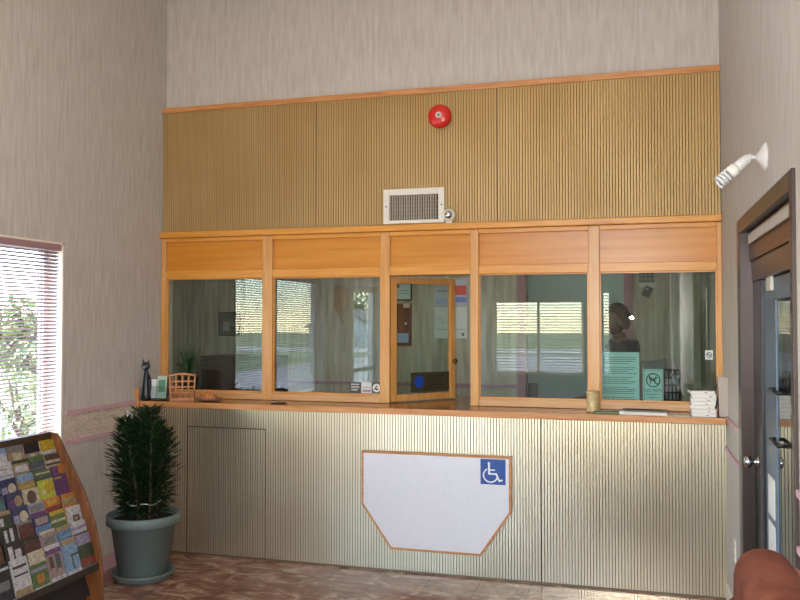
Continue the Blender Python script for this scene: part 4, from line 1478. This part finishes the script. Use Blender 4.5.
# dark cabinet and a plant behind the leftmost pane
a, b = at(200, 356, 'y', 6.95), at(270, 356, 'y', 6.95)
cb = thing('office_cabinet', ((a.x + b.x) / 2, 7.1, 0), 'black waist high cabinet behind the leftmost pane', 'cabinet')
build('body', MB().box(a.x, 6.95, .02, b.x, 7.36, a.z), plain(34, 34, 38, .5), cb, bevel=.006)
for k in range(3):
    zz = .06 + k * (a.z - .08) / 3
    dr = build('drawer', MB().box(a.x + .02, 6.935, zz, b.x - .02, 6.9495, zz + (a.z - .14) / 3), plain(40, 40, 44, .5), cb)
    build('handle', MB().box((a.x + b.x) / 2 - .06, 6.915, zz + .18, (a.x + b.x) / 2 + .06, 6.935, zz + .2), M['chrome'], dr)
px2, py2 = on(188, 5.85), 5.85
pp = thing('spider_plant', (px2, py2, HC), 'green arching plant inside the office behind the leftmost pane', 'plant')
build('pot', MB().lathe([(.055, 0.001), (.06, .004), (.075, .1), (.08, .11), (.072, .11), (.066, .095), (.01, .094)], Matrix.Translation((px2, py2, HC)), 26), plain(60, 52, 46, .6), pp)
mb = MB()
r = random.Random(8)
for i in range(110):
    an = r.uniform(0, 2 * PI)
    el = r.uniform(.35, 1.5)
    d = Vector((math.cos(an) * math.cos(el), math.sin(an) * math.cos(el), math.sin(el)))
    leaf(mb, Vector((px2, py2, HC + .1)) + rv(r) * .02 + Vector((0, 0, r.uniform(0, .1))), d, r.uniform(.14, .30), r.uniform(.012, .02), Vector((0, 0, 1)), 0, r.uniform(.05, .35))
build('foliage', mb, M['leaf_b'], pp)


# ------------------------------------------------------------------ the clerk
def skin_mesh(name, joints, edges, mats, parent, sub=2, root=0):
    me = bpy.data.meshes.new(name)
    org = W[parent]
    me.from_pydata([Vector(j[:3]) - org for j in joints], edges, [])
    o = bpy.data.objects.new(name, me)
    COL.objects.link(o)
    bm = bmesh.new()
    bm.from_mesh(me)
    lay = bm.verts.layers.skin.verify()
    bm.verts.ensure_lookup_table()
    for v, j in zip(bm.verts, joints):
        rr = j[3] if isinstance(j[3], tuple) else (j[3], j[3])
        v[lay].radius = rr
        v[lay].use_root = (v.index == root)
    bm.to_mesh(me)
    bm.free()
    s = o.modifiers.new('skin', 'SKIN')
    s.use_smooth_shade = True
    ss = o.modifiers.new('sub', 'SUBSURF')
    ss.levels = ss.render_levels = sub
    me.materials.append(mats)
    dg = bpy.context.evaluated_depsgraph_get()
    me2 = bpy.data.meshes.new_from_object(o.evaluated_get(dg))
    me2.name = name
    vs = [v.co + org for v in me2.vertices]
    fs = [tuple(p.vertices) for p in me2.polygons]
    bpy.data.objects.remove(o)
    bpy.data.meshes.remove(me)
    mb = MB()
    mb.add(vs, fs, 0, True)
    bpy.data.meshes.remove(me2)
    return mb


h = at(612, 320, 'y', 6.75)
CX, CY, HZ = h.x + .035, 6.75, h.z          # head centre
per = thing('person', (CX, CY, 0), 'person in a dark shirt with short black hair, standing in profile behind the glass', 'person')
# faces towards -x, turned a little to the glass
FACE = Vector((-.93, -.37, 0)).normalized()
SIDE = Vector((-FACE.y, FACE.x, 0))            # to the person's left


def bp(f, s, z):
    v = Vector((CX, CY, 0)) + FACE * f + SIDE * s
    return (v.x, v.y, z)


sh = HZ - .225
J = []
E = []


def jn(f, s, z, r, par=None):
    J.append((*bp(f, s, z), r))
    i = len(J) - 1
    if par is not None:
        E.append((par, i))
    return i


pel = jn(-.04, 0, HZ - .74, .135)
wai = jn(-.03, 0, HZ - .58, .125, pel)
che = jn(-.04, 0, HZ - .40, .14, wai)
upc = jn(-.04, 0, sh + .02, .10, che)
nk = jn(-.03, 0, HZ - .145, .056, upc)
nk2 = jn(-.01, 0, HZ - .09, .055, nk)
for s_ in (-1, 1):
    so = jn(-.04, s_ * .17, sh - .01, .062, upc)
    el = jn(-.01, s_ * .22, sh - .30, .045, so)
    wr = jn(.20, s_ * .16, sh - .40, .030, el)
    hn = jn(.27, s_ * .15, sh - .415, .034, wr)
    for q in range(4):
        f1 = jn(.33, s_ * (.15 + (q - 1.5) * .021), sh - .42, .0095, hn)
        f2 = jn(.365 - abs(q - 1.4) * .008, s_ * (.15 + (q - 1.5) * .023), sh - .435, .0085, f1)
        f3 = jn(.385 - abs(q - 1.4) * .010, s_ * (.15 + (q - 1.5) * .023), sh - .455, .0075, f2)
    t1 = jn(.27, s_ * (.15 - .05), sh - .425, .011, hn)
    t2 = jn(.305, s_ * (.15 - .062), sh - .435, .009, t1)
    hp = jn(-.04, s_ * .095, HZ - .84, .092, pel)
    kn = jn(-.01, s_ * .10, HZ - 1.18, .062, hp)
    an_ = jn(-.04, s_ * .10, .09, .042, kn)
    to = jn(.10, s_ * .11, .045, .038, an_)
body = skin_mesh('body', J, E, None, per) if False else skin_mesh('body', J, E, plain(92, 62, 50, .5), per)
bodyskin = copy.copy(body)
bodyskin.v, bodyskin.f = list(body.v), list(body.f)
# head: shaped ball with a face, part of the one body mesh
qm = Matrix((( FACE.x, SIDE.x, 0), (FACE.y, SIDE.y, 0), (0, 0, 1)))
hm = MB()
n1, n2 = 22, 16
hv = []
for k in range(1, n2):
    th = PI * k / n2
    for i in range(n1):
        a_ = 2 * PI * i / n1
        f, s_, zz = math.sin(th) * math.cos(a_), math.sin(th) * math.sin(a_), math.cos(th)
        rf, rs, rz = .098, .076, .122
        if zz < 0:                              # jaw narrows and comes forward
            rs *= 1 + .32 * zz
            if f < 0:
                rf *= 1 + .45 * zz
        ff_, ss_, zz_ = f * rf, s_ * rs, zz * rz
        if f > .55 and abs(s_) < .42:
            b_ = (1 - abs(s_) / .42) * (f - .55) / .45
            if -.32 < zz < .08:
                ff_ += .026 * b_ * (1 - abs(zz + .16) / .26)      # nose
            if .08 <= zz < .3:
                ff_ -= .006 * b_
            if -.75 < zz < -.42:
                ff_ += .010 * b_                                 # lips and chin
        hv.append(Vector((ff_, ss_, zz_)))
base = Vector((CX, CY, HZ))
pv = [base + qm @ v for v in hv] + [base + Vector((0, 0, .122)), base + Vector((0, 0, -.122))]
pf = []
L_ = n2 - 1
for k in range(L_ - 1):
    for i in range(n1):
        j = (i + 1) % n1
        pf.append((k * n1 + i, (k + 1) * n1 + i, (k + 1) * n1 + j, k * n1 + j))
for i in range(n1):
    j = (i + 1) % n1
    pf.append((L_ * n1, i, j))
    pf.append((L_ * n1 + 1, (L_ - 1) * n1 + j, (L_ - 1) * n1 + i))
body.add(pv, pf, 0, True)
for s_ in (-1, 1):
    body.ball(base + qm @ Vector((-.008, s_ * .074, -.012)), .026, 0, 10, (.75, .35, 1.15), X=qm)
build('body', body, plain(92, 62, 50, .5), per)
eyes = MB()
for s_ in (-1, 1):
    eyes.ball(base + qm @ Vector((.082, s_ * .030, .012)), .010, 0, 8)
build('eyes', eyes, plain(30, 24, 22, .3), per)
mo_ = MB().ball(base + qm @ Vector((.088, 0, -.066)), .020, 0, 10, (.35, 1, .3), X=qm)
build('mouth', mo_, plain(128, 66, 58, .5), per)
hair = MB()
hv2, keep = [], {}
for k in range(0, n2):
    th = PI * k / n2 * .72
    for i in range(n1):
        a_ = 2 * PI * i / n1
        f, s_, zz = math.sin(th) * math.cos(a_), math.sin(th) * math.sin(a_), math.cos(th)
        if f > .25:
            zlim = .42
        elif f > -.1:
            zlim = .05
        else:
            zlim = -.62
        if zz < zlim:
            sc_ = math.sqrt(max(0, 1 - zlim * zlim)) / max(1e-6, math.sqrt(f * f + s_ * s_))
            zz = zlim
        hv2.append(base + qm @ Vector((f * .112 - .004, s_ * .088, zz * .138)))
hf = []
for k in range(n2 - 1):
    for i in range(n1):
        j = (i + 1) % n1
        hf.append((k * n1 + i, (k + 1) * n1 + i, (k + 1) * n1 + j, k * n1 + j))
hair.add(hv2, hf, 0, True)
build('hair', hair, plain(14, 13, 14, .35), per)
# shirt and trousers follow the body, a little off the skin


def garment(name, src, keep, off, mat):
    bm = bmesh.new()
    vv = [bm.verts.new(v) for v in src.v]
    for f in src.f:
        if len(set(f)) > 2:
            try:
                bm.faces.new([vv[i] for i in f])
            except ValueError:
                pass
    bmesh.ops.recalc_face_normals(bm, faces=bm.faces)
    bm.normal_update()
    inv = qm.transposed()
    drop = [f for f in bm.faces if not keep(inv @ (f.calc_center_median() - Vector((CX, CY, 0))))]
    nrm_ = {v: v.normal.copy() for v in bm.verts}
    bmesh.ops.delete(bm, geom=drop, context='FACES')
    bm.verts.index_update()
    mb = MB()
    bm.verts.ensure_lookup_table()
    mb.add([v.co + nrm_[v] * off for v in bm.verts], [tuple(v.index for v in f.verts) for f in bm.faces], 0, True)
    bm.free()
    o = build(name, mb, mat, per)
    so = o.modifiers.new('cloth', 'SOLIDIFY')
    so.thickness = .004
    return o


garment('shirt', bodyskin, lambda p: HZ - .86 < p.z < sh + .055 and (p.z > sh - .27 or abs(p.y) < .165) and p.x < .10, .013, plain(16, 18, 26, .8))
garment('trousers', bodyskin, lambda p: .12 < p.z < HZ - .80 and p.x < .12, .012, plain(40, 42, 52, .8))

# ------------------------------------------------------------------ wall hanging and switches on the left wall (mirrored in the glass)
s = thing('wall_hanging', (XL, 1.56, 1.64), 'red and gold pointed wall hanging, mirrored in the second pane', 'wall hanging')
pts = [(1.30, 2.02), (1.80, 2.02), (1.80, 1.76), (1.55, 1.64), (1.30, 1.76)]
build('cloth', MB().prism(pts, XL + .002, XL + .010, 'x'), plain(150, 50, 36, .8), s)
build('motif', MB().prism([(1.42, 1.96), (1.68, 1.96), (1.68, 1.82), (1.55, 1.74), (1.42, 1.82)], XL + .010, XL + .013, 'x'), plain(190, 140, 70, .7), s)
build('rod', MB().tube([(XL + .009, 1.27, 2.02), (XL + .009, 1.83, 2.02)], .009, 8), M['dark_wood'], s)
build('cord', MB().tube([(XL + .006, 1.32, 2.02), (XL + .005, 1.55, 2.12), (XL + .006, 1.78, 2.02)], .004, 6), plain(150, 120, 70, .7), s)
build('tassel', MB().lathe([(.018, 0), (.012, .05), (.016, .06), (.005, .07)], Matrix.Translation((XL + .02, 1.55, 1.58)), 12), plain(110, 80, 40, .8), s)
for y, lab in ((1.50, 'white switch plate under the wall hanging, nearer the glass door'), (1.76, 'white switch plate under the wall hanging, nearer the window')):
    o = build('wall_switch', MB().box(XL, y - .045, 1.13, XL + .008, y + .045, 1.25), M['white'], None, lab, 'switch', bevel=.002)
    build('toggle', MB().box(XL + .008, y - .006, 1.18, XL + .016, y + .006, 1.20), M['white'], o)

# ------------------------------------------------------------------ sofa along the right wall
sf = thing('rust_sofa', (XR - .42, 1.75, 0), 'rust brown suede sofa back in the near right corner before the door', 'sofa')


def cushion(x0, y0, z0, x1, y1, z1, r_, skew=0.0):
    bm = bmesh.new()
    bmesh.ops.create_cube(bm, size=1)
    for v in bm.verts:
        v.co.x = (x0 + x1) / 2 + v.co.x * (x1 - x0)
        v.co.y = (y0 + y1) / 2 + v.co.y * (y1 - y0)
        t = v.co.z + .5
        v.co.z = z0 + t * (z1 - z0)
        v.co.x += skew * t
    bmesh.ops.bevel(bm, geom=list(bm.edges), offset=r_, segments=5, affect='EDGES', profile=.5)
    mb = MB()
    bm.verts.index_update()
    mb.add([v.co.copy() for v in bm.verts], [tuple(v.index for v in f.verts) for f in bm.faces], 0, True)
    bm.free()
    return mb


SY0, SY1 = .95, 2.62
build('base', cushion(XR - .86, SY0, .06, XR - .06, SY1, .30, .04), M['suede'], sf)
build('backrest', cushion(XR - .29, SY0 + .01, .28, XR - .03, SY1 - .01, .85, .10), M['suede'], sf)
for y0_, y1_ in ((SY0 + .2, (SY0 + SY1) / 2 - .005), ((SY0 + SY1) / 2 + .005, SY1 - .2)):
    build('seat_cushion', cushion(XR - .84, y0_, .29, XR - .22, y1_, .47, .06), M['suede'], sf)
for y0_ in (SY0, SY1 - .2):
    build('arm', cushion(XR - .84, y0_, .20, XR - .10, y0_ + .2, .63, .085), M['suede'], sf)
for y0_, y1_ in ((SY0 + .21, (SY0 + SY1) / 2 - .005), ((SY0 + SY1) / 2 + .005, SY1 - .01)):
    build('back_cushion', cushion(XR - .255, y0_, .46, XR - .095, y1_, .968, .076, .012), M['suede'], sf)
mb = MB().tube([(XR - .032, SY1 - .03, .55), (XR - .032, SY1 - .03, .80), (XR - .075, SY1 - .045, .90), (XR - .088, SY1 - .12, .925), (XR - .088, SY0 + .3, .925)], .007, 8)
build('piping', mb, plain(156, 96, 74, .8), sf)
for x in (XR - .80, XR - .14):
    for y in (SY0 + .06, SY1 - .06):
        build('foot', MB().lathe([(.02, 0), (.03, .06), (.03, .065)], Matrix.Translation((x, y, 0)), 14), M['dark_wood'], sf)

# ------------------------------------------------------------------ outside
struct('ground', MB().box(-90, -110, -.30, 40, 60, -.12), M['ground'])
struct('road', MB().box(-60, -42, -.125, 40, -34, -.11), M['road'])
struct('forecourt', MB().box(-13, -32, -.125, XL - T - .02, 16, -.10).box(XL - T - .02, -32, -.125, 14, YR - T - .02, -.10), plain(140, 138, 136, .85))


def shrub(x, y, rad, h, nlf, label, name='garden_shrub', trunk=0, seed=1, cat='shrub', lsz=.12, group='greenery outside the left window'):
    r = random.Random(seed)
    t = thing(name, (x, y, -.12), label, cat, group)
    st_ = MB()
    top = trunk if trunk else h * .3
    st_.tube([(x, y, -.12), (x + .03, y, top * .6), (x, y + .03, top + h * .25)], [max(.03, rad * .08), max(.025, rad * .06), .02], 8)
    for i in range(5):
        a_ = i * 2 * PI / 5
        st_.tube([(x, y, top * .8), (x + math.cos(a_) * rad * .4, y + math.sin(a_) * rad * .4, top + h * .3), (x + math.cos(a_) * rad * .6, y + math.sin(a_) * rad * .6, top + h * .5)], [.03, .02, .01], 6)
    build('trunk', st_, M['bark'], t)
    f = MB()
    blobs = []
    for i in range(14):
        d = rv(r)
        blobs.append((Vector((x + d.x * rad * .6, y + d.y * rad * .6, trunk + h * (.5 + .36 * d.z))), rad * r.uniform(.35, .55)))
    for i in range(nlf):
        c_, rr_ = blobs[i % len(blobs)]
        d = rv(r)
        d.normalize()
        p = c_ + Vector((d.x * rr_, d.y * rr_, d.z * rr_ * h / rad / 2.2)) * r.uniform(.5, 1)
        if p.z < .0:
            p.z = abs(p.z)
        leaf(f, p, d + rv(r) * .7, lsz * r.uniform(.7, 1.4), lsz * .5, Vector((0, 0, 1)), 0, .2)
    build('foliage', f, M['leaf_out'], t)
    return t


shrub(-6.5, 7.7, .62, 1.25, 900, 'leafy shrub close outside the blind, right side of window', seed=2, lsz=.10)
shrub(-4.9, 4.2, .45, .9, 700, 'low leafy shrub close outside the blind, nearer the wall', seed=3, lsz=.09)
shrub(-12.7, 15.5, 1.1, 1.6, 1200, 'rounded tree standing beyond the window shrubs', 'garden_tree', .4, 4, 'tree', .26)
for x_, y_, r_, h_, sd_, lb_ in ((-31, -84, 4.0, 4.6, 5, 'broad green tree far down the road, nearest the white shed'),
                                 (-26, -90, 4.2, 5.6, 7, 'tall green tree far down the road, right of the shed')):
    shrub(x_, y_, r_, h_, 1500, lb_, 'street_tree', .6, sd_, 'tree', .7, 'trees far down the road')
hs = thing('white_shed', (-20.5, -46, -.12), 'white gabled shed far down the road, mirrored in the second pane', 'shed')
hw = MB().prism([(-23, -.12), (-23, 1.3), (-20.5, 2.5), (-18, 1.3), (-18, -.12)], -50, -46, 'y')
build('walls', hw, plain(226, 226, 222, .7), hs)
rf = MB()
for s_ in (-1, 1):
    rf.add([(-20.5 + s_ * 2.8, -50.2, 1.17), (-20.5 + s_ * 2.8, -45.8, 1.17), (-20.5, -45.8, 2.52), (-20.5, -50.2, 2.52), (-20.5 + s_ * 2.8, -50.2, 1.29), (-20.5 + s_ * 2.8, -45.8, 1.29), (-20.5, -45.8, 2.64), (-20.5, -50.2, 2.64)], [(0, 1, 2, 3), (7, 6, 5, 4), (0, 4, 5, 1), (1, 5, 6, 2), (2, 6, 7, 3), (3, 7, 4, 0)])
build('roof', rf, plain(110, 104, 102, .8), hs)
build('window', MB().box(-21.3, -46, .3, -20.3, -45.96, 1.0), plain(70, 84, 96, .2), hs)

# ------------------------------------------------------------------ light
wd = bpy.data.worlds.new('sky')
SC.world = wd
wd.use_nodes = True
t = wd.node_tree
bg = t.nodes['Background']
sky = t.nodes.new('ShaderNodeTexSky')
sky.sky_type = 'NISHITA'
sky.sun_disc = False
sky.sun_elevation = R(50)
sky.sun_rotation = R(250)
sky.air_density = 1.0
sky.dust_density = .1
sky.ozone_density = 2.5
t.links.new(sky.outputs['Color'], bg.inputs['Color'])
bg.inputs['Strength'].default_value = 1.35


def light(name, kind, loc, energy, color=(1, 1, 1), rot=None, **k):
    l = bpy.data.lights.new(name, kind)
    l.energy = energy
    l.color = color
    for a_, b_ in k.items():
        setattr(l, a_, b_)
    o = bpy.data.objects.new(name, l)
    COL.objects.link(o)
    o.location = loc
    if rot is not None:
        o.rotation_euler = rot
    return o


# sun from the left and a little behind the camera
sd = Vector((.74, .40, -1.0)).normalized()
light('sun', 'SUN', (-20, -10, 20), 25.0, (1, .97, .92), sd.to_track_quat('-Z', 'Y').to_euler(), angle=R(.55))
# daylight openings guide the sky light
for nm, loc, rot, sx_, sy_ in (('daylight_window', (XL - T - .02, (WIN[0] + WIN[1]) / 2, (WIN[2] + WIN[3]) / 2), (0, -PI / 2, 0), WIN[3] - WIN[2], WIN[1] - WIN[0]),
                               ('daylight_door', (XL - T - .02, (LDOOR[0] + LDOOR[1]) / 2, 1.06), (0, -PI / 2, 0), 2.1, LDOOR[1] - LDOOR[0]),
                               ('daylight_rear', ((RW1[0] + RW1[1]) / 2, YR - T - .02, (RW1[2] + RW1[3]) / 2), (PI / 2, 0, 0), RW1[1] - RW1[0], RW1[3] - RW1[2]),
                               ('daylight_door', ((RGD[0] + RGD[1]) / 2, YR - T - .02, 1.06), (PI / 2, 0, 0), .92, 2.1),
                               ('daylight_window', (XL - T - .02, (LW2[0] + LW2[1]) / 2, 1.11), (0, -PI / 2, 0), 1.98, LW2[1] - LW2[0]),
                               ('daylight_high', ((RW3[0] + RW3[1]) / 2, YR - T - .02, (RW3[2] + RW3[3]) / 2), (PI / 2, 0, 0), RW3[1] - RW3[0], RW3[3] - RW3[2]),
                               ('daylight_rear', ((RW2[0] + RW2[1]) / 2, YR - T - .02, (RW2[2] + RW2[3]) / 2), (PI / 2, 0, 0), RW2[1] - RW2[0], RW2[3] - RW2[2])):
    o = light(nm, 'AREA', loc, 1, rot=rot, shape='RECTANGLE', size=sx_, size_y=sy_)
    o.data.cycles.is_portal = True
# the photographer's flash, seen as a spot in the right hand pane
light('camera_flash', 'SPOT', (-.04, .04, H_EYE + .05), 215, (1, .98, .96), (PI / 2, 0, YAW), shadow_soft_size=.016, spot_size=R(150), spot_blend=.35)


# unseen ceiling lights; those of lobby and office are added fill
def fixture(x, y, z, w, d, watts, col, label):
    f = thing('unseen_ceiling_light', (x, y, z), label, 'ceiling light', 'ceiling lights')
    mb = MB()
    for (x0, y0, x1, y1) in ((x - w / 2, y - d / 2, x + w / 2, y - d / 2 + .03), (x - w / 2, y + d / 2 - .03, x + w / 2, y + d / 2), (x - w / 2, y - d / 2 + .03, x - w / 2 + .03, y + d / 2 - .03), (x + w / 2 - .03, y - d / 2 + .03, x + w / 2, y + d / 2 - .03)):
        mb.box(x0, y0, z - .06, x1, y1, z)
    build('housing', mb, M['white'], f)
    m = bpy.data.materials.new('unseen_light_diffuser')
    m.use_nodes = True
    tt = m.node_tree
    tt.nodes.clear()
    e = tt.nodes.new('ShaderNodeEmission')
    e.inputs['Color'].default_value = (*col, 1)
    e.inputs['Strength'].default_value = watts
    oo = tt.nodes.new('ShaderNodeOutputMaterial')
    tt.links.new(e.outputs['Emission'], oo.inputs['Surface'])
    build('diffuser', MB().box(x - w / 2 + .03, y - d / 2 + .03, z - .066, x + w / 2 - .03, y + d / 2 - .03, z - .03), m, f)


fixture(-1.5, 2.2, ZC, 1.2, .6, 5.6, (1, .90, .80), 'unseen warm fill light added at the lobby ceiling')  # added to lift the upper wall brightness, out of view
fixture(-1.6, 6.35, ZCO, 1.2, .3, 5.0, (1, 1, .93), 'unseen fill light added at the clerk office ceiling')  # added as interior fill behind the glass, out of view
fixture(-.5, 8.3, ZCO, .9, .3, 2.6, (.9, 1, .97), 'ceiling light in the room beyond the pink doorway')

vs = SC.view_settings
SC.display_settings.display_device = 'sRGB'
vs.view_transform = 'Standard'
vs.look = 'None'
vs.exposure = 0.62
vs.gamma = 1.0
vs.use_curve_mapping = False
SC.cycles.max_bounces = 10
SC.cycles.transparent_max_bounces = 16
SC.cycles.sample_clamp_indirect = 6.0
